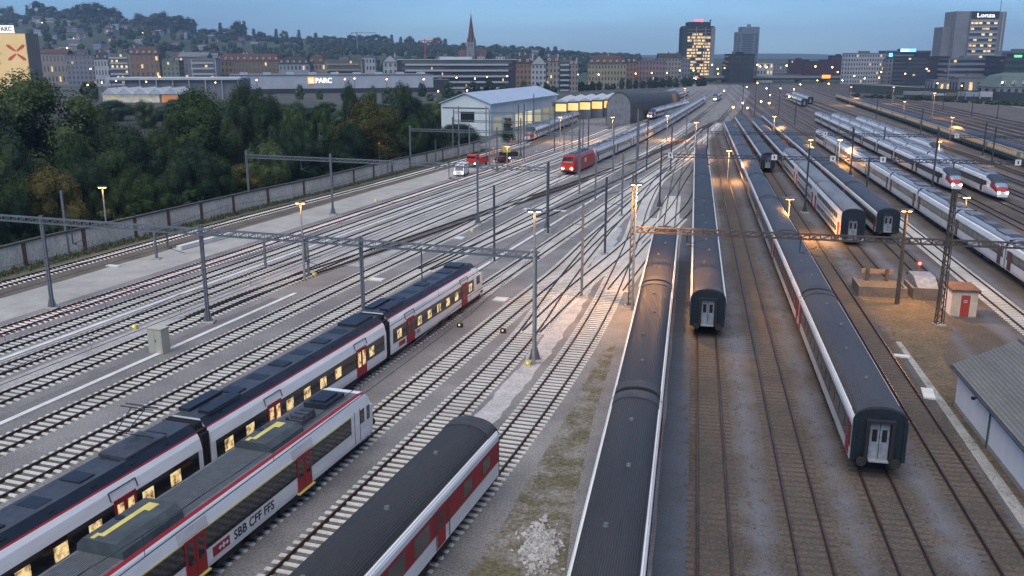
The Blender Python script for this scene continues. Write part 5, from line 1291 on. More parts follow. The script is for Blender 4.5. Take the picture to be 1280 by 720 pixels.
# ------------------------------------------------------------------ town
rb=random.Random(21)
def gz(x,y): return terr(x,y) if y>850 else 0
WINM=[M['glass'],M['glass'],M['glass'],M['winlit2']]
def winmesh(mt,key='window'):
    k=(key,mt.name)
    if k not in box_cache:
        mb=MB(); mb.box(-.5,.5,-.5,.5,-.5,.5); box_cache[k]=mb.mesh(key,mt)
    return box_cache[k]
def building(px0,px1,yt,depth,wall,roof,label,rooftype='flat',rh=3.5,floors=5,cols=6,dp=12,yaw=0,style='win',lit=.07,name='apartment_building',cat='building',group=None,base=None,chim=2,winm=None,side=True,trimm=None):
    g0=far((px0+px1)/2,depth); w=(px1-px0)*depth/FPX; H=hgt(yt,depth); zb=min(gz(g0.x,g0.y),H-8) if base is None else base
    h=H-zb+.0; t=empty(name,(g0.x,g0.y,zb-1),R(yaw),label,cat,group); h+=1
    wm=W_.get(wall) if isinstance(wall,str) else wall; rm=RF.get(roof) if isinstance(roof,str) else roof
    mb=MB(); mb.box(-w/2,w/2,0,dp,0,h); b=mb.build('wall',wm,t)
    if rooftype=='flat':
        mb=MB(); mb.box(-w/2-.3,w/2+.3,-.3,dp+.3,h,h+.5); mb.box(-w*.15,w*.12,dp*.3,dp*.6,h+.5,h+2.4); mb.build('roof',rm,t)
    elif rooftype=='gable':
        mb=MB(); A=[(-w/2-.4,-.5,h),(-w/2-.4,dp+.5,h),(-w/2-.4,dp/2,h+rh)]; B=[(w/2+.4,y,z) for _,y,z in A]; mb.loft([A,B]); rf=mb.build('roof',rm,t)
    elif rooftype=='front':
        mb=MB(); A=[(-w/2-.4,-.5,h),(w/2+.4,-.5,h),(0,-.5,h+rh)]; B=[(x,dp+.5,z) for x,_,z in A]; mb.loft([A,B]); rf=mb.build('roof',rm,t)
        mb=MB(); mb.face([(-w/2,-.53,h-.1),(w/2,-.53,h-.1),(0,-.53,h+rh-.4)]); mb.build('gable',wm,t)
    else:  # mansard / hip
        k=min(rh*.55,w*.2)
        mb=MB(); A=[(-w/2-.3,-.3,h),(w/2+.3,-.3,h),(w/2+.3,dp+.3,h),(-w/2-.3,dp+.3,h)]; B=[(-w/2+k,k,h+rh*.8),(w/2-k,k,h+rh*.8),(w/2-k,dp-k,h+rh*.8),(-w/2+k,dp-k,h+rh*.8)]; C_=[(-w/2+k*2,dp/2,h+rh),(w/2-k*2,dp/2,h+rh),(w/2-k*2,dp/2+.1,h+rh),(-w/2+k*2,dp/2+.1,h+rh)]
        mb.loft([A,B,C_]); rf=mb.build('roof',rm,t)
        n=max(2,int(w/5)); dm=winmesh(M['white_conc'],'dormer')
        for i in range(n):
            x=-w/2+(i+.5)*w/n; inst('dormer',dm,rf,(x,.55,h+rh*.33),(0,0,0),(1.5,1.8,1.7)); inst('window',winmesh(M['glass']),rf,(x,-.38,h+rh*.33),(0,0,0),(.9,.06,1.1))
    for _ in range(chim if rooftype!='flat' else 0):
        mb=MB(); x=rb.uniform(-w*.4,w*.4); mb.box(x-.5,x+.5,dp*.5-.5,dp*.5+.5,h+rh*.3,h+rh+1.3); mb.build('chimney',W_['white'] if rb.random()<.5 else RF['brown'],t)
    fh=(h-1.5)/floors
    if style=='win':
        ww=w/cols
        for f in range(floors):
            for c in range(cols):
                if floors*cols>110 and (f*cols+c)>=100: continue
                x=-w/2+(c+.5)*ww; z=1.5+(f+.5)*fh; m_=winm or (M['winlit2'] if rb.random()<lit else M['glass'])
                inst('window',winmesh(m_),t,(x,-.0,z),(0,0,0),(ww*.42,.12,fh*.5))
        if side:
            n=3
            for f in range(floors):
                for c in range(n):
                    sx=-1 if g0.x>30 else 1
                    inst('window',winmesh(M['glass']),t,(sx*w/2,dp*(c+.5)/n,1.5+(f+.5)*fh),(0,0,0),(.12,dp/n*.4,fh*.5))
    elif style=='balc':
        for f in range(floors):
            z=1.5+(f+.5)*fh; inst('window_band',winmesh(M['glass'],'window_band'),t,(0,0,z+fh*.1),(0,0,0),(w*.92,.14,fh*.5))
            inst('balcony',winmesh(trimm or W_['white'],'balcony'),t,(0,-.7,z-fh*.3),(0,0,0),(w*.86,1.3,fh*.32))
            for c in range(cols):
                if rb.random()<lit*2.2: inst('lit_window',winmesh(M['winlit2'],'lit_window'),t,(-w*.44+(c+.5)*w*.88/cols,-.05,z+fh*.12),(0,0,0),(w/cols*.4,.2,fh*.42))
    elif style=='band':
        for f in range(floors):
            z=1.5+(f+.5)*fh; inst('window_band',winmesh(M['glass'],'window_band'),t,(0,0,z),(0,0,0),(w*.97,.16,fh*.55))
            if side:
                sx=-1 if g0.x>30 else 1; inst('window_band',winmesh(M['glass'],'window_band'),t,(sx*w/2,dp/2,z),(0,0,0),(.16,dp*.94,fh*.55))
            for c in range(cols):
                if rb.random()<lit: inst('lit_window',winmesh(M['winlit2'],'lit_window'),t,(-w*.48+(c+.5)*w*.96/cols,-.06,z),(0,0,0),(w/cols*.8,.16,fh*.42))
    return t,w,h,dp,fh
B=building
B(47,88,67,830,'beige','red','long beige house with brown red roof right of the mural','gable',4,3,9)
B(86,122,69,800,'grey','grey','plain grey flat roofed block left of the dark mansard house','flat',0,6,7)
B(121,140,74,780,'white','dark','narrow white house with tall dark mansard roof and small dormers','mansard',6.5,3,5)
B(139,165,67,780,'pale','grey','pale block with balcony bands and a lit top floor','flat',0,6,4,style='balc',lit=.2)
B(165,202,68,770,'brick','red','orange brick apartment house with red roof, lit windows','mansard',6,4,6,lit=.25)
B(205,226,76,760,'green','grey','low green apartment block right of the orange brick house','flat',0,5,4)
B(226,262,71,800,'grey','grey','grey stepped block behind the white balcony house','gable',4,5,6)
B(241,272,73,765,'white','grey','white apartment block with stacked balconies and a red lit sign','flat',0,5,4,style='balc')
B(273,351,76,790,'brown','maroon' if 0 else 'red','long brown apartment row with dark red mansard roof','mansard',6,4,16)
B(350,388,80,760,'pale','dark','pale blue house row with dark roof and white gable, left of the beige flat block','mansard',6,3,8)
B(386,408,79,770,'beige','brown','dark brown roofed house touching the beige flat block','mansard',7,3,5)
B(408,454,75,740,'beige','grey','beige flat roofed apartment block with long balcony bands','flat',0,5,9,style='balc',trimm=W_['beige'])
B(454,470,72,800,'white','grey','small white cube building with a white lamp, behind the pale mall','flat',0,4,4)
B(480,498,77,700,'white','dark','small white gabled house left of the banded office block','front',5,4,3,name='house',cat='house')
B(497,646,75,690,'dark','white','very long dark and white banded office block below the church','flat',0,5,40,dp=30,style='balc',lit=.012)
for i,(a,b_) in enumerate([(548,566),(583,592),(597,606),(620,631)]):
    B(a,b_,71,705,'white','grey',['white roof house on the long office block, leftmost of four','white roof box on the long office block, second of four','white roof box on the long office block, third of four','white roof box on the long office block, rightmost of four'][i],'flat',0,1,3,base=hgt(77,705),name='roof_house',cat='roof structure',group='roof boxes')
B(645,664,79,640,'brick','dark','brown house with dark roof left of the white gable house','mansard',6,5,4)
B(664,683,80,640,'white','dark','white house with a pointed front gable near the banded office','front',6,5,4)
B(682,700,77,640,'beige','brown','beige house with brown roof between white gable house and pale block','mansard',4,5,4)
B(699,712,76,640,'pale','grey','slim pale apartment block with balconies left of a beige house','flat',0,6,2,style='balc')
B(711,722,80,640,'beige','red','narrow beige house at the right end of the first row','mansard',3,5,3)
B(735,782,80,730,'yellow','brown','long yellowish apartment house with brown mansard roof and dormers','mansard',7,4,12,lit=.04)
B(782,795,78,760,'brick','dark','narrow brick house between the yellowish and the pink one','mansard',5,5,3)
B(794,831,76,780,'pink','grey','pink apartment block with darker bands','flat',0,5,9,lit=.05)
B(822,850,72,860,'beige','dark','beige block with dark gabled roof left of the lit tower','gable',4,6,7)
B(848,862,74,900,'grey','grey','low grey block at the foot of the lit tower','flat',0,5,4)
B(1005,1058,77,1100,'maroon','dark','long dark maroon block behind the railway bridge','flat',0,4,14,lit=.05)
B(987,1010,75,1150,'maroon','dark','dark maroon block left end of the bridge row','flat',0,4,6)
B(1037,1058,70,1130,'maroon','dark','taller dark maroon block left of the white hotel','flat',0,5,6)
B(1058,1106,67,850,'white','grey','white hotel block with rows of small windows','flat',0,7,13,dp=14,yaw=14,lit=.1,name='hotel_building',cat='hotel')
B(1104,1160,64,960,'grey','dark','grey office block with blue white sign behind the hotel','flat',0,7,12,lit=.03,style='band',dp=20)
B(1108,1131,74,840,'conc','grey','narrow grey block right of the white hotel','flat',0,6,5)
B(1131,1183,71,800,'dark','dark','dark glass block with lit stairwell and warm top windows','flat',0,7,14,style='band',lit=.08,dp=30,name='office_building')
B(1183,1252,73,780,'conc','grey','wide grey office block with blue windows at the foot of the tall tower','flat',0,5,16,style='band',lit=.03,dp=30,name='office_building')
B(1251,1300,71,740,'dark','dark','black block at the right edge beneath the tall tower','flat',0,5,8,style='band',lit=.0,dp=30,name='office_building')
B(1243,1300,64,980,'grey','green','low block with green lit sign behind the right hand tower','flat',0,5,8,style='band',lit=.04,name='office_building')
B(1196,1238,97,560,'grey','grey','low pale flat roofed shed in front of the wide grey office','flat',0,1,4,name='low_shed',cat='shed')
B(1246,1310,109,520,'conc','green','grey warehouse with low hipped green roof at the right edge','mansard',8,2,7,dp=25,name='warehouse',cat='warehouse',chim=0)
B(1165,1195,101,600,'conc','grey','low grey shed with flat canopy roof beneath the dark glass block','flat',0,1,4,name='low_shed',cat='shed')
# signs on the grey office
def sign(name,txt,px,py,depth,size,mt,label,board=None,bw=None,bh=None,cat='sign',bmat=None):
    g=far(px,depth); z=hgt(py,depth); t=empty(name,(g.x,g.y,z),0,label,cat)
    if board:
        mb=MB(); mb.box(0,bw,.0,.4,-bh*.2,bh*.8); mb.build('board',board,t)
    if txt:
        me=textmesh(txt,size,mt,.1,.02); inst('lettering',me,t,(.25*size if board else 0,-.12,0),(R(90),0,0))
    return t
emw=mat('lit white letters',(.9,.9,.9),.4,emit=(1,.97,.9),es=1.0); emr=mat('lit red letters',(.8,.1,.08),.4,emit=(1,.12,.08),es=1.2); emo=mat('lit orange sign',(.9,.35,.05),.4,emit=(1,.32,.04),es=1.2); emb=mat('lit blue sign',(.1,.3,.9),.4,emit=(.1,.4,1),es=2.5); emg=mat('lit green sign',(.1,.8,.2),.4,emit=(.1,1,.2),es=1.5)
t=sign('roof_sign','',1122,64,958,3,emw,'blue and white lit roof sign on the grey office',emb,16,3); mb=MB(); mb.box(0,9,-.3,0,-.3,2.0); mb.build('lit_panel',emw,t)
sign('roof_sign','',1108,70,900,3,emw,'small blue lit square sign on the office corner',emb,3.4,3.4)
sign('roof_sign','',1263,71,735,3,emw,'green lit sign on the roof at the right edge',emg,6,1.6)
sign('roof_sign','',1027,97,880,3,emw,'orange lit board above the railway bridge',emo,8,3.2)
# lit tower with red sign
def tower(px0,px1,yt,depth,dp,label,yaw=0): 
    g=far((px0+px1)/2,depth); t=empty('office_tower',(g.x,g.y,0),R(yaw),label,'tower'); return t,(px1-px0)*depth/FPX,hgt(yt,depth)
t,w,h=tower(851,891,33,980,20,'tall dark office tower with many lit floors and a red sign on top')
mb=MB(); mb.box(-w/2+1,w/2-1,1,21,0,h); mb.build('wall',W_['dark'],t)
for x0,x1 in((-w/2,-w/2+5),(w/2-4.2,w/2)): mb=MB(); mb.box(x0,x1,0,22,0,h-1.5); mb.build('side_wing',W_['conc'] if x0>0 else W_['dark'],t)
mb=MB(); mb.box(-w/2+6,w/2-5,2,20,h,h+4.2); mb.build('roof_storey',W_['dark'],t)
nf=17
for f in range(nf):
    z=2+f*(h-3)/nf
    mb=MB(); mb.box(-w/2+5.2,w/2-4.4,.6,1,z,z+.7); mb.build('floor_slab',W_['conc'],t)
    if f<nf-2:
        x=-w/2+5.4
        while x<w/2-5:
            l=rb.uniform(2,6); 
            if rb.random()<(.85 if 2<f<14 else .45): mb=MB(); mb.box(x,min(x+l,w/2-4.6),.85,.95,z+.9,z+2.9); mb.build('lit_window',M['winlit2'],t)
            x+=l+rb.uniform(.3,2)
    inst('window_band',winmesh(M['glass'],'window_band'),t,(-w/2+2.5,-.05,z+1.8),(0,0,0),(4.4,.12,1.6))
for x in(-w*.08,w*.2): mb=MB(); mb.box(x-.4,x+.4,.2,.9,0,h-1); mb.build('pillar',W_['conc'],t)
me=textmesh('coop',5.2,emr,.2,.06); inst('lettering',me,t,(-w*.18,1.2,h+4.6),(R(90),0,0))
mb=MB(); mb.tube((w/2-5,4,h),(w/2-5,4,h+6),.4); mb.tube((w/2-5,4,h+5),(w/2-5,4,h+6.5),1.1); mb.build('mast',M['steel_dark'],t)
t,w,h=tower(919,946,34,1450,20,'slim blue grey stepped tower right of the lit one')
for x0,x1,zt in((-w/2,-w/2+6,h-8),(-w/2+6,w/2,h),(-w/2-2,-w/2,h-38)): mb=MB(); mb.box(x0,x1,0,22,0,zt); mb.build('wall',C('blue grey cladding',(.2,.23,.28)),t)
mb=MB(); mb.box(-1,4,3,9,h,h+4); mb.build('roof_storey',W_['conc'],t)
for f in range(22):
    for x0,x1 in((-w/2+.5,-w/2+5.5),(-w/2+7,w/2-8),(w/2-7,w/2-.8)):
        z=4+f*(h-14)/22; mb=MB(); mb.box(x0+rb.uniform(0,2),x1-rb.uniform(0,2),-.1,0,z,z+1.7); mb.build('window_band',M['glass'],t)
B(911,941,68,880,'dark','dark','black cube building at the foot of the slim tower','flat',0,6,6,style='win',lit=0,dp=25,name='office_building',winm=M['glass'])
B(905,912,78,900,'maroon','dark','small dark block left of the black cube','flat',0,4,2)
B(945,965,78,900,'white','grey','low white building with warm lamps right of the black cube','flat',0,3,5,lit=.2)
B(962,988,79,1200,'conc','grey','low grey building between black cube and bridge row','flat',0,3,7,lit=.1)
# right hand tall tower
t,w,h=tower(1187,1248,15,880,20,'tall grey office tower with white name sign near the right edge')
mb=MB(); mb.box(-w/2,-w/2+13,2,26,0,h); mb.build('wall',W_['conc'],t)
mb=MB(); mb.box(-w/2+13,w/2-7,0,26,0,h); mb.build('glass_front',W_['grey'],t)
mb=MB(); mb.box(w/2-7,w/2,1,26,0,h-.5); mb.build('side_wall',W_['conc'],t)
mb=MB(); mb.box(-w/2-9,-w/2,8,26,0,hgt(34,880)); mb.build('lower_slab',W_['grey'],t)
mb=MB(); mb.box(-w/2+13.5,w/2-7.5,-.15,0,h-7,h-.5); mb.build('sign_board',W_['dark'],t)
me=textmesh('Lonza',5.4,emw,.1,.05); inst('lettering',me,t,(-w/2+18.5,-.3,h-5.6),(R(90),0,0),(1.35,1,1))
nf=11
for f in range(nf):
    z=2+f*(h-10)/nf; fh=(h-10)/nf
    inst('window_band',winmesh(M['glass'],'window_band'),t,(3,-.05,z+fh*.42),(0,0,0),(w-21,.12,fh*.4)); inst('cornice',winmesh(W_['white'],'cornice'),t,(3,-.15,z+fh*.8),(0,0,0),(w-21,.4,fh*.22))
    for c in range(7):
        if rb.random()<.3: inst('lit_window',winmesh(M['winlit2'],'lit_window'),t,(3+(c-3)*(w-22)/7,-.12,z+fh*.42),(0,0,0),((w-22)/8,.12,fh*.36))
mb=MB(); mb.tube((w/2-4,6,0),(w/2-4,6,h+13),.3); mb.build('antenna',M['steel'],t)
mb=MB(); mb.bar((w/2-3.5,-.2,30),(w/2-3.5,-.2,h-1),1.0); mb.build('white_fin',W_['white'],t)
# ---- mall, market hall, mural
g=far(290,600); g2=far(542,640); t=empty('shopping_mall',g,math.atan2((g2-g).y,(g2-g).x),'very long low white shopping mall with lit orange and white sign','shopping mall')
w=(g2-g).length; h=hgt(94.5,610)
mb=MB(); mb.box(0,w,0,60,0,h); mb.build('wall',C('white cladding',(.56,.6,.66)),t); mb=MB(); mb.box(-.3,w+.3,-.3,60,h,h+.6); mb.build('roof',RF['grey'],t)
for k in range(9): mb=MB(); x=w*(k+.4)/9; mb.box(x,x+5,8,14,h+.6,h+2); mb.build('skylight',RF['white'],t)
mb=MB(); mb.box(0,w,-.5,-.1,0,3.2); mb.build('ground_floor',W_['dark'],t)
x=w*(382-290)/252; mb=MB(); mb.box(x,x+4.2,-.5,-.1,h-5.4,h-1.2); mb.build('sign_square',emo,t); me=textmesh('PARC',4.6,emw,.1,.06); inst('lettering',me,t,(x+4.7,-.3,h-4.9),(R(90),0,0),(1.0,1,1))
me=textmesh('M',3.6,emw,.05,.04); inst('letter',me,t,(x+.6,-.6,h-4.6),(R(90),0,0))
B(540,560,100,640,'dark','grey','dark annex at the right end of the shopping mall','flat',0,2,4,name='annex')
g=far(128,470); t=empty('market_hall',g,R(6),'market hall with zigzag pale roofs and a warm lit blue and yellow front','hall'); wd=(222-128)*470/FPX; hh=hgt(115,470)
mb=MB(); mb.box(0,wd,0,30,0,hh-1.2); mb.build('wall',W_['beige'],t)
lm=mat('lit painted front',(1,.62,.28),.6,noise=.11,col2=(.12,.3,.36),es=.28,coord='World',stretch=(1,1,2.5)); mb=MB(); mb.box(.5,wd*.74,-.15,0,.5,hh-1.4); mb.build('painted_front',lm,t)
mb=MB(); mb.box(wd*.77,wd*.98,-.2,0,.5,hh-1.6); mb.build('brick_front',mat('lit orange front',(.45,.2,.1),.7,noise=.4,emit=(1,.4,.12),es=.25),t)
for k in range(5):
    a=wd*k/5; mb=MB(); mb.loft([[(a,-1.5,hh-1.2),(a+wd/5,-1.5,hh-1.2),(a+wd/10,-1.5,hh+2)],[(a,30,hh-1.2),(a+wd/5,30,hh-1.2),(a+wd/10,30,hh+2)]]); mb.build('roof',RF['white'],t)
g=far(135,520); t=empty('market_hall',g,R(3),'long flat white canopy behind the zigzag market hall','hall'); wd=(300-135)*520/FPX; hh=hgt(97,520)
mb=MB(); mb.box(0,wd,0,25,hh-1.3,hh); mb.build('roof',RF['white'],t); mb=MB(); mb.box(wd*.13,wd,2,25,0,hh-1.3); mb.build('wall',W_['grey'],t)
for k in range(9): mb=MB(); x=wd*k/8.2; mb.box(x,x+.5,.2,.7,0,hh-1.3); mb.build('column',W_['white'],t)
# mural building
dm=440; g=far(43,dm); h=hgt(42,dm); t=empty('mural_building',(g.x,g.y,0),R(4),'tall building with a floodlit mural of a red cross and two figures','building')
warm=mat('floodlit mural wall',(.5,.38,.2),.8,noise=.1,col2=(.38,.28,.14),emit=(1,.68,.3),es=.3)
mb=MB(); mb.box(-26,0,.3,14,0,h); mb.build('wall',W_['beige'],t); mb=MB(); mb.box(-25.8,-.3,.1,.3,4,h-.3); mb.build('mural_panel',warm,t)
mb=MB(); mc=(-5.2,h-9)
for sx,sz in((1,1),(-1,1),(1,-1),(-1,-1)):
    p=[(0.3*sx,.3*sz),(3.6*sx,2.2*sz),(4.5*sx,3.6*sz),(2.9*sx,3.7*sz),(.15*sx,1.1*sz)]; P=[(mc[0]+a,.02,mc[1]+b_) for a,b_ in p]; mb.face(P)
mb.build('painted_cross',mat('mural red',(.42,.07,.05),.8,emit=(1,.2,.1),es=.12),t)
mf_=mat('mural figure brown',(.2,.11,.05),.8)
for fx in(-14.2,-17.4):
    mb=MB(); mb.box(fx-.9,fx+.9,.02,.08,h-11,h-7.5); mb.box(fx-.9,fx-.2,.02,.08,h-14.5,h-11); mb.box(fx+.2,fx+.9,.02,.08,h-14.5,h-11); mb.tube((fx,.0,h-6.6),(fx,.08,h-6.6),.8,n=12); mb.bar((fx+.8,.05,h-8),(fx+2,.05,h-10),.45,.06); mb.build('painted_figure',mf_,t)
mb=MB(); mb.box(-26,-6.0,2,3,h,h+.6); mb.box(-13.6,-6.0,2,2.6,h+.4,h+3.6); bd=mb.build('roof_sign',mat('lit white sign board',(.7,.7,.7),.5,emit=(1,.97,.92),es=.55),t)
mb=MB(); mb.box(-17.2,-13.8,1.8,2.6,h+.4,h+4.2); mb.build('sign_square',emo,t); me=textmesh('PARC',3.4,mat('dark grey letters',(.06,.06,.07),.5),.05,.05); inst('lettering',me,bd,(-13.3,1.9,h+.9),(R(90),0,0),(.78,.9,1))
# ---- church
dc=1050; g=far(589.5,dc); z0=gz(g.x,g.y); t=empty('church',(g.x,g.y,z0),R(-10),'church with pointed red spire and brown nave roof above the banded office','church')
Hh_=lambda py:hgt(py,dc)-z0
tw=4.6; mb=MB(); mb.box(-tw,tw,-tw,tw,0,Hh_(53)); mb.build('tower',W_['conc'],t)
for s_ in(-1,1):
    for q in(-1,1): mb=MB(); mb.tube((s_*tw*.85,q*tw*.85,Hh_(53)),(s_*tw*.85,q*tw*.85,Hh_(47.5)),.9,.05,6); mb.build('pinnacle',W_['conc'],t)
mb=MB(); 
def octa(r,z): return [(r*math.cos(math.pi*(i+.5)/4),r*math.sin(math.pi*(i+.5)/4),z) for i in range(8)]
mb.loft([octa(tw*1.12,Hh_(53)),octa(tw*.72,Hh_(44)),octa(tw*.36,Hh_(30)),octa(.12,Hh_(17.5))]); sp_=mb.build('spire',mat('red brown spire tiles',(.12,.06,.055),.8,noise=.3),t)
mb=MB(); mb.tube((0,0,Hh_(17.5)),(0,0,Hh_(15)),.15); mb.build('finial',M['steel_dark'],sp_)
for q in(-1.6,1.6): inst('window',winmesh(M['glass']),t,(q,-tw,Hh_(57)),(0,0,0),(1.1,.2,4))
mb=MB(); A=[(-17,4,Hh_(72)),(-17,24,Hh_(72)),(-17,14,Hh_(62))]; Bq=[(16,y,z) for _,y,z in A]; mb.loft([A,Bq]); mb.build('nave_roof',RF['red'],t); mb=MB(); mb.box(-16.5,15.5,5,23,0,Hh_(72)); mb.build('nave_wall',W_['beige'],t)
# cranes
for px,yt,dp,arm,l,mt in((448,40,1500,26,'far pale construction crane above the wooded ridge',M['steel']),(532,49,1200,16,'red construction crane left of the church',M['locored'])):
    g=far(px,dp); z=gz(g.x,g.y); h=hgt(yt,dp)-z; t=empty('tower_crane',(g.x,g.y,z),0,l,'crane'); mb=MB(); mb.bar((0,0,0),(0,0,h),1.3); mb.build('mast',mt,t); mb=MB(); mb.bar((-arm*.35,0,h-2),(arm*1.2,0,h-1.6),.9); mb.build('jib',mt,t); mb=MB(); mb.box(-arm*.35-1,-arm*.35+2,-1,1,h-4,h-2); mb.build('counterweight',M['concrete'],t)
# ---- hillside houses & woods
def nth(i): return i
LM=[(20,'behind the mural'),(75,'above the long beige house'),(150,'above the dark mansard house'),(215,'above the orange brick house'),(300,'above the long brown row'),(380,'above the pale blue row'),(430,'above the beige flat block'),(520,'left of the red crane'),(600,'around the church'),(700,'above the first town row'),(800,'above the pink block')]
def near(px): return min(LM,key=lambda q:abs(q[0]-px))[1]
hm=[]
for i in range(100):
    px=rb.uniform(30,330) if i<88 else rb.uniform(330,700); 
    d=rb.uniform(950,1950); g=far(px,d); z=gz(g.x,g.y); w=rb.uniform(9,18); hh=rb.uniform(5,8); wc=rb.choice(['white','white','beige','grey','pale']); rc=rb.choice(['brown','dark','red','grey']); lt=rb.random()<.35
    t=empty('hillside_house',(g.x,g.y,z-1),rb.uniform(-.5,.5),f'small {wc} hillside house with {rc} roof {near(px)}','house','houses on the wooded hillside')
    mb=MB(); mb.box(-w/2,w/2,0,9,0,hh+1); mb.build('wall',W_[wc],t); mb=MB(); A=[(-w/2-.5,-.6,hh+.9),(-w/2-.5,9.6,hh+.9),(-w/2-.5,4.5,hh+4)]; mb.loft([A,[(w/2+.5,y,z_) for _,y,z_ in A]]); mb.build('roof',RF[rc],t)
    for q in range(3): inst('window',winmesh(M['winlit2'] if lt and q==1 else M['glass']),t,(-w/3+q*w/3,0,hh*.6),(0,0,0),(1.8,.15,1.6))
def ftree(px,d,hpx,wpx,kind,lb,gp,nm='tree',ct='tree'):
    g=far(px,d); z=gz(g.x,g.y); tree(kind,g.x,g.y,z-.5,wpx*d/FPX,hpx*d/FPX,lb,gp,nm,ct)
wd=MB(); rw=random.Random(77); cnt=0
while cnt<2600:
    px=rw.uniform(-60,800); d=rw.uniform(900,2100); g=far(px,d)
    if math.sin(g.x*.013+1)*math.cos(g.y*.009)+rw.uniform(-.7,.7)<-.35 and d<1850: continue
    if px<330 and d<1800 and rw.random()<.62: continue
    cnt+=1; z=gz(g.x,g.y); w_=rw.uniform(5,11); h_=rw.uniform(6,13)*(1 if px<560 else .7); secs=[]
    for j in range(5):
        a=math.pi*(j+.35)/5.2; secs.append([(g.x+w_*.5*math.sin(a)*math.cos(6.283*i/7)*rw.uniform(.7,1.2),g.y+w_*.5*math.sin(a)*math.sin(6.283*i/7)*rw.uniform(.7,1.2),z-1+h_*.5*(1-math.cos(a))*rw.uniform(.9,1.1)) for i in range(7)])
    wd.loft(secs)
    for q in range(14):
        a=rw.uniform(0,6.283); b2_=rw.uniform(.1,1); c=Vector((g.x+w_*.5*math.cos(a)*math.sqrt(1-b2_*b2_*.8),g.y+w_*.5*math.sin(a),z+h_*(.45+.5*b2_))); u=Vector((rw.gauss(0,1),rw.gauss(0,1),rw.gauss(0,1))).normalized(); v_=u.orthogonal().normalized(); wd.face([c-u*1.3,c-v_*.9,c+u*1.3,c+v_*.9])
o=wd.build('woodland',mat('hillside woodland',(.03,.048,.022),.9,noise=.03,col2=(.014,.028,.016),sp=(.12,.5))); o['kind']='stuff'
# ridge line trees
px=-10
while px<716:
    con=rb.random()<.22; hp=rb.uniform(12,27) if px<320 else rb.uniform(9,16) if px<560 else rb.uniform(6,11); wp_=(rb.uniform(18,42) if px<330 else rb.uniform(12,24)) if not con else rb.uniform(10,14)
    if con: hp*=1.35
    ftree(px,rb.uniform(1900,2060),hp,wp_,('farcon',0) if con else ('far',rb.randint(0,2)),('slim conifer' if con else 'round dark tree')+' on the skyline '+near(px),'trees on the ridge skyline')
    px+=rb.uniform(8,12.5)
for i in range(104):
    px=rb.uniform(-15,720); d=rb.uniform(930,1950); con=rb.random()<.12
    ftree(px,d,rb.uniform(7,13)*1500/d,rb.uniform(9,18)*1500/d*.8,('farcon',0) if con else ('far',rb.randint(0,2)),('slim conifer' if con else 'dark bushy tree')+' on the wooded slope '+near(px),'trees on the hillside')
# mall front trees, street trees
for px,d,hp,wp_ in [(375,520,22,16),(400,520,16,12),(455,480,14,12),(485,470,24,20),(528,560,20,16),(560,540,24,22),(590,560,22,26),(612,560,24,22),(632,560,20,18),(655,600,20,12),(575,500,16,18),(538,500,12,14),(432,500,20,16),(325,560,14,12),(300,520,16,16),(118,520,26,16),(108,560,22,14)]:
    ftree(px,d,hp,wp_,('far',rb.randint(0,2)),'street tree before the '+('banded office block' if px>545 else 'long white mall' if px>280 else 'market hall'),'street trees')
for i in range(28):
    px=648+i*8.6+rb.uniform(-2,2); ftree(px,600+i*7,rb.uniform(9,17),rb.uniform(9,13),('far',rb.randint(1,2)),'dark street tree along the road '+('below the white gable house' if px<730 else 'below the yellowish house' if px<795 else 'below the pink block'),'street trees along the road')
for i in range(26):
    px=1055+i*9.5+rb.uniform(-3,3); ftree(px,560-i*5,rb.uniform(4,9),rb.uniform(10,18),('far',rb.randint(0,2)),'low bush along the yard edge '+('below the hotel' if px<1110 else 'below the dark glass block' if px<1185 else 'below the wide office'),'bushes along the right yard edge','yard_bush','bush')
# ---- road with traffic, embankment wall, bridge
g0=far(720,800); g1=far(875,860)
mb=MB(); a,b_=far(660,690),far(890,960); n=Vector((b_.y-a.y,-(b_.x-a.x),0)).normalized(); mb.face([a-n*6+Vector((0,0,2.5)),a+n*6+Vector((0,0,2.5)),b_+n*6+Vector((0,0,3)),b_-n*6+Vector((0,0,3))]); o=mb.build('road',mat('road asphalt',(.05,.05,.055),.9,noise=.3)); o['kind']='structure'
mb=MB(); Mq=(b_-a); mb.loft([[a+n*6.2,a+n*7,a+n*7+Vector((0,0,2.5)),a+n*6.2+Vector((0,0,2.5))],[b_+n*6.2,b_+n*7,b_+n*7+Vector((0,0,3.0)),b_+n*6.2+Vector((0,0,3.0))]]); tag(mb.build('retaining_wall',W_['dark']),'long dark retaining wall below the road with the queue of cars','wall')
cm=MB(); P=[(2.1,.3),(2.1,.75),(1.2,.9),(.5,1.4),(-1.2,1.42),(-1.9,.95),(-2.1,.9),(-2.1,.3)]
cm.loft([[(x,-.88 if z<1.2 else -.7,z) for x,z in P],[(x,.88 if z<1.2 else .7,z) for x,z in P]])
for x in(-1.3,1.3):
    for s_ in(-1,1): cm.tube((x,s_*.7,.33),(x,s_*.9,.33),.33,n=10,m=1)
cmesh=cm.mesh('car',[M['navyroof'],M['rubber']]); cmesh2=cm.mesh('car',[W_['white'],M['rubber']])
tl=MB(); tl.box(-2.25,-2.1,-.88,-.25,.55,1.05); tlm=tl.mesh('tail_light',M['tail']); hl_=MB(); hl_.box(2.1,2.2,-.85,-.4,.55,.95); hlm=hl_.mesh('headlight',M['head'])
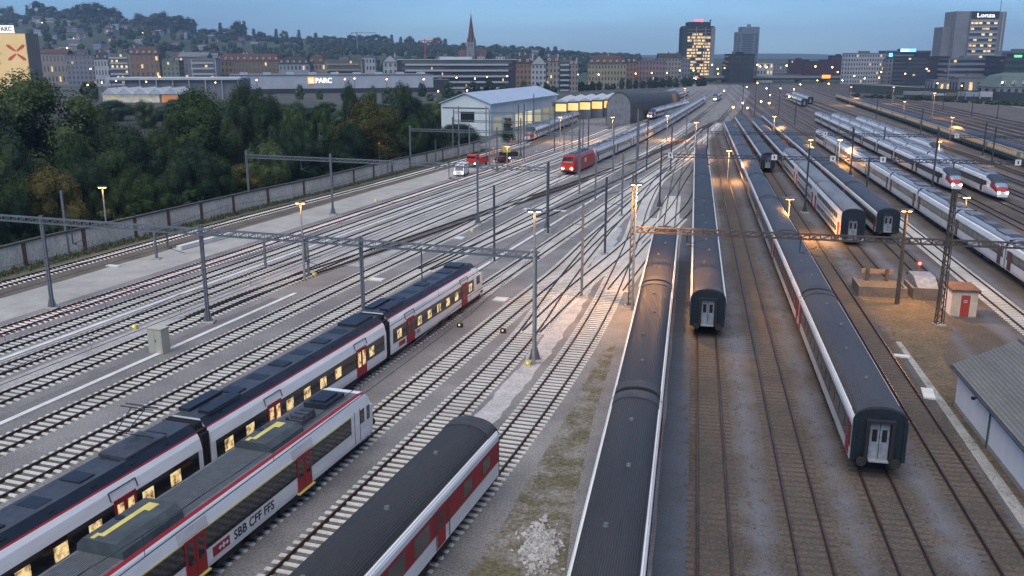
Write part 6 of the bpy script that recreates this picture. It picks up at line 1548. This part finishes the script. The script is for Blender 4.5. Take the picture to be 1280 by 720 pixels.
for i in range(34):
    u=.24+i*.0225; q=a+(b_-a)*u; rv=i%3==1; q=q+n*(2.6 if rv else -2.6)+Vector((0,0,2.55+.5*u)); hd=math.atan2((b_-a).y,(b_-a).x)+(math.pi if rv else 0)
    o=inst('queueing_car',cmesh if i%2 else cmesh2,None,q,(0,0,hd)); tag(o,('car with white headlights' if rv else 'car with red tail lights')+' queueing left of the lit tower','car','cars queueing on the road')
    for s_ in(0,1.15): inst('headlight' if rv else 'tail_light',hlm if rv else tlm,o,(0,s_,0))
    if not rv: inst('tail_light',tlm,o,(0,.0,.0),(0,0,0),(1,1,1)) if False else None
t=empty('rail_bridge',far(962,900),R(0),'dark road bridge crossing the far end of the yard on thick piers','bridge'); s_=900/FPX
for k,(x0,x1,m_) in enumerate([(-82,100,'dark')]): mb=MB(); mb.box(x0*s_,x1*s_+60,0,14,hgt(100,900),hgt(96,900)); mb.build('deck',W_['dark'],t); mb=MB(); mb.box(x0*s_,x1*s_+60,-.3,0,hgt(97.5,900),hgt(94.5,900)); mb.build('parapet',W_['conc'],t)
for x in(-70,-45,-20,2,38,70,95): mb=MB(); mb.box(x*s_-1.8,x*s_+1.8,2,12,0,hgt(100,900)); mb.build('pier',W_['conc'],t)
# yard edge wall at right
mb=MB(); a2,b2=far(1062,640),far(1330,440); mb.loft([[a2,a2+Vector((0,1,0)),a2+Vector((0,1,5.5)),a2+Vector((0,0,5.5))],[b2,b2+Vector((0,1,0)),b2+Vector((0,1,5.5)),b2+Vector((0,0,5.5))]]); tag(mb.build('boundary_wall',mat('dark green boundary wall',(.06,.08,.075),.9,noise=.2)),'long dark wall behind the empty sidings at the right','wall')
for i,(px,dp,wd,c_) in enumerate([(1145,520,14,'conc'),(1176,510,9,'white'),(1190,505,6,'brown'),(1205,500,7,'conc'),(1215,495,7,'pale'),(1232,490,6,'white'),(1160,515,5,'grey')]):
    g=far(px,dp); mb=MB(); mb.box(-wd/2,wd/2,0,4,0,rb.uniform(3.5,5.5)); mb.box(-wd/2+.3,wd/2-.3,-.1,0,.3,2.6,1); thing_mesh('lineside_hut',mb,[W_[c_],W_['dark']],g,R(-20),f'small hut before the dark boundary wall, '+['widest one','white one with dark doors','brown one','grey one right of the brown hut','pale blue one','white one near the warehouse','small grey one'][i],'hut','huts at the yard edge')
# street lamps of the town
SL=[(3,103,600),(46,98,600),(116,86,700),(112,106,480),(130,103,480),(148,101,480),(185,102,500),(202,96,520),(271,103,500),(250,137,330),(322,100,560),(432,99,560),(444,98,560),(484,99,560),(530,99,560),(571,97,560),(594,98,540),(609,96,560),(634,95,560),(548,114,470),(584,113,470),(604,121,430),(688,94,700),(722,93,700),(748,93,720),(794,92,760),(814,91,760),(833,91,780),(849,88,800),(866,88,820),(889,81,900),(896,86,880),(897,92,870),(905,85,900),(945,81,890),(949,83,890),(957,84,900),(982,82,1000),(1018,83,1000),(1039,84,1000),(1046,90,900),(1067,95,820),(1080,98,800),(1098,97,800),(1156,86,790),(1250,103,520),(1200,107,500),(1100,90,820),(1130,92,800),(1170,104,560),(60,33,1700),(97,50,1400),(33,34,1800),(167,38,1850),(158,33,1850),(128,35,1850),(72,34,1800),(183,46,1700),(88,60,1200),(140,72,900),(171,38,1850)]
sm=MB(); 
for k in range(4): pass
def ball(mb,c,r,n=8):
    secs=[]
    for j in range(1,5):
        a=math.pi*j/5; secs.append([(c[0]+r*math.sin(a)*math.cos(2*math.pi*i/n),c[1]+r*math.sin(a)*math.sin(2*math.pi*i/n),c[2]-r*math.cos(a)) for i in range(n)])
    mb.loft(secs)
gm=MB(); ball(gm,(0,0,0),1); gmesh=gm.mesh('lamp_globe',M['lampfar'],True)
for i,(px,py,dp) in enumerate(SL):
    g=far(px,dp); z0=gz(g.x,g.y); z=max(hgt(py,dp),z0+3); t=empty('street_lamp',(g.x,g.y,z0),0,'glowing street lamp '+('on the hillside '+near(px) if py<72 else 'before the mural and beige house' if px<120 else 'beside the market hall' if px<280 else 'in front of the white mall' if px<540 else 'below the banded office block' if px<640 else 'along the road of queueing cars' if px<860 else 'around the lit tower and black cube' if px<1000 else 'behind the railway bridge' if px<1055 else 'near the hotel and office blocks'),'street lamp','town street lamps')
    mb=MB(); mb.tube((0,0,0),(0,0,z-z0-.3),.14,n=5); mb.build('post',M['steel_dark'],t); r_=.5*dp/600 if dp<1000 else 1.0; r_*=.8; inst('lamp_globe',gmesh,t,(0,0,z-z0),sc=(r_,r_,r_))

# labels that would be shared are told apart by their order across the picture
_o='leftmost second third fourth fifth sixth seventh eighth ninth tenth eleventh twelfth thirteenth fourteenth fifteenth sixteenth seventeenth eighteenth nineteenth twentieth'.split()+['twenty-'+q for q in 'first second third fourth fifth sixth seventh eighth ninth'.split()]
_d={}
for o in bpy.data.objects:
    if o.parent is None and o.get('label') and o.get('kind') is None: _d.setdefault(o['label'],[]).append(o)
for l,os_ in _d.items():
    if 1<len(os_)<=24 and len(l.split())<=12:
        os_.sort(key=lambda o:o.location.x/max(o.location.y,1))
        for i,o in enumerate(os_): o['label']=l+', '+('leftmost of them' if i==0 else 'rightmost of them' if i==len(os_)-1 else _o[i]+' from the left')
# ------------------------------------------------------------------ haze
HZ=mat('haze air',(1,1,1)); n=HZ.node_tree; n.nodes.clear(); v=n.nodes.new('ShaderNodeVolumePrincipled'); v.inputs['Color'].default_value=(.5,.7,1,1); v.inputs['Density'].default_value=HAZE_D; v.inputs['Anisotropy'].default_value=.2
o_=n.nodes.new('ShaderNodeOutputMaterial'); n.links.new(v.outputs[0],o_.inputs['Volume'])
mb=MB(); mb.box(-7200,7200,-120,6500,-1,230); hz=mb.build('haze',HZ); hz['kind']='stuff'
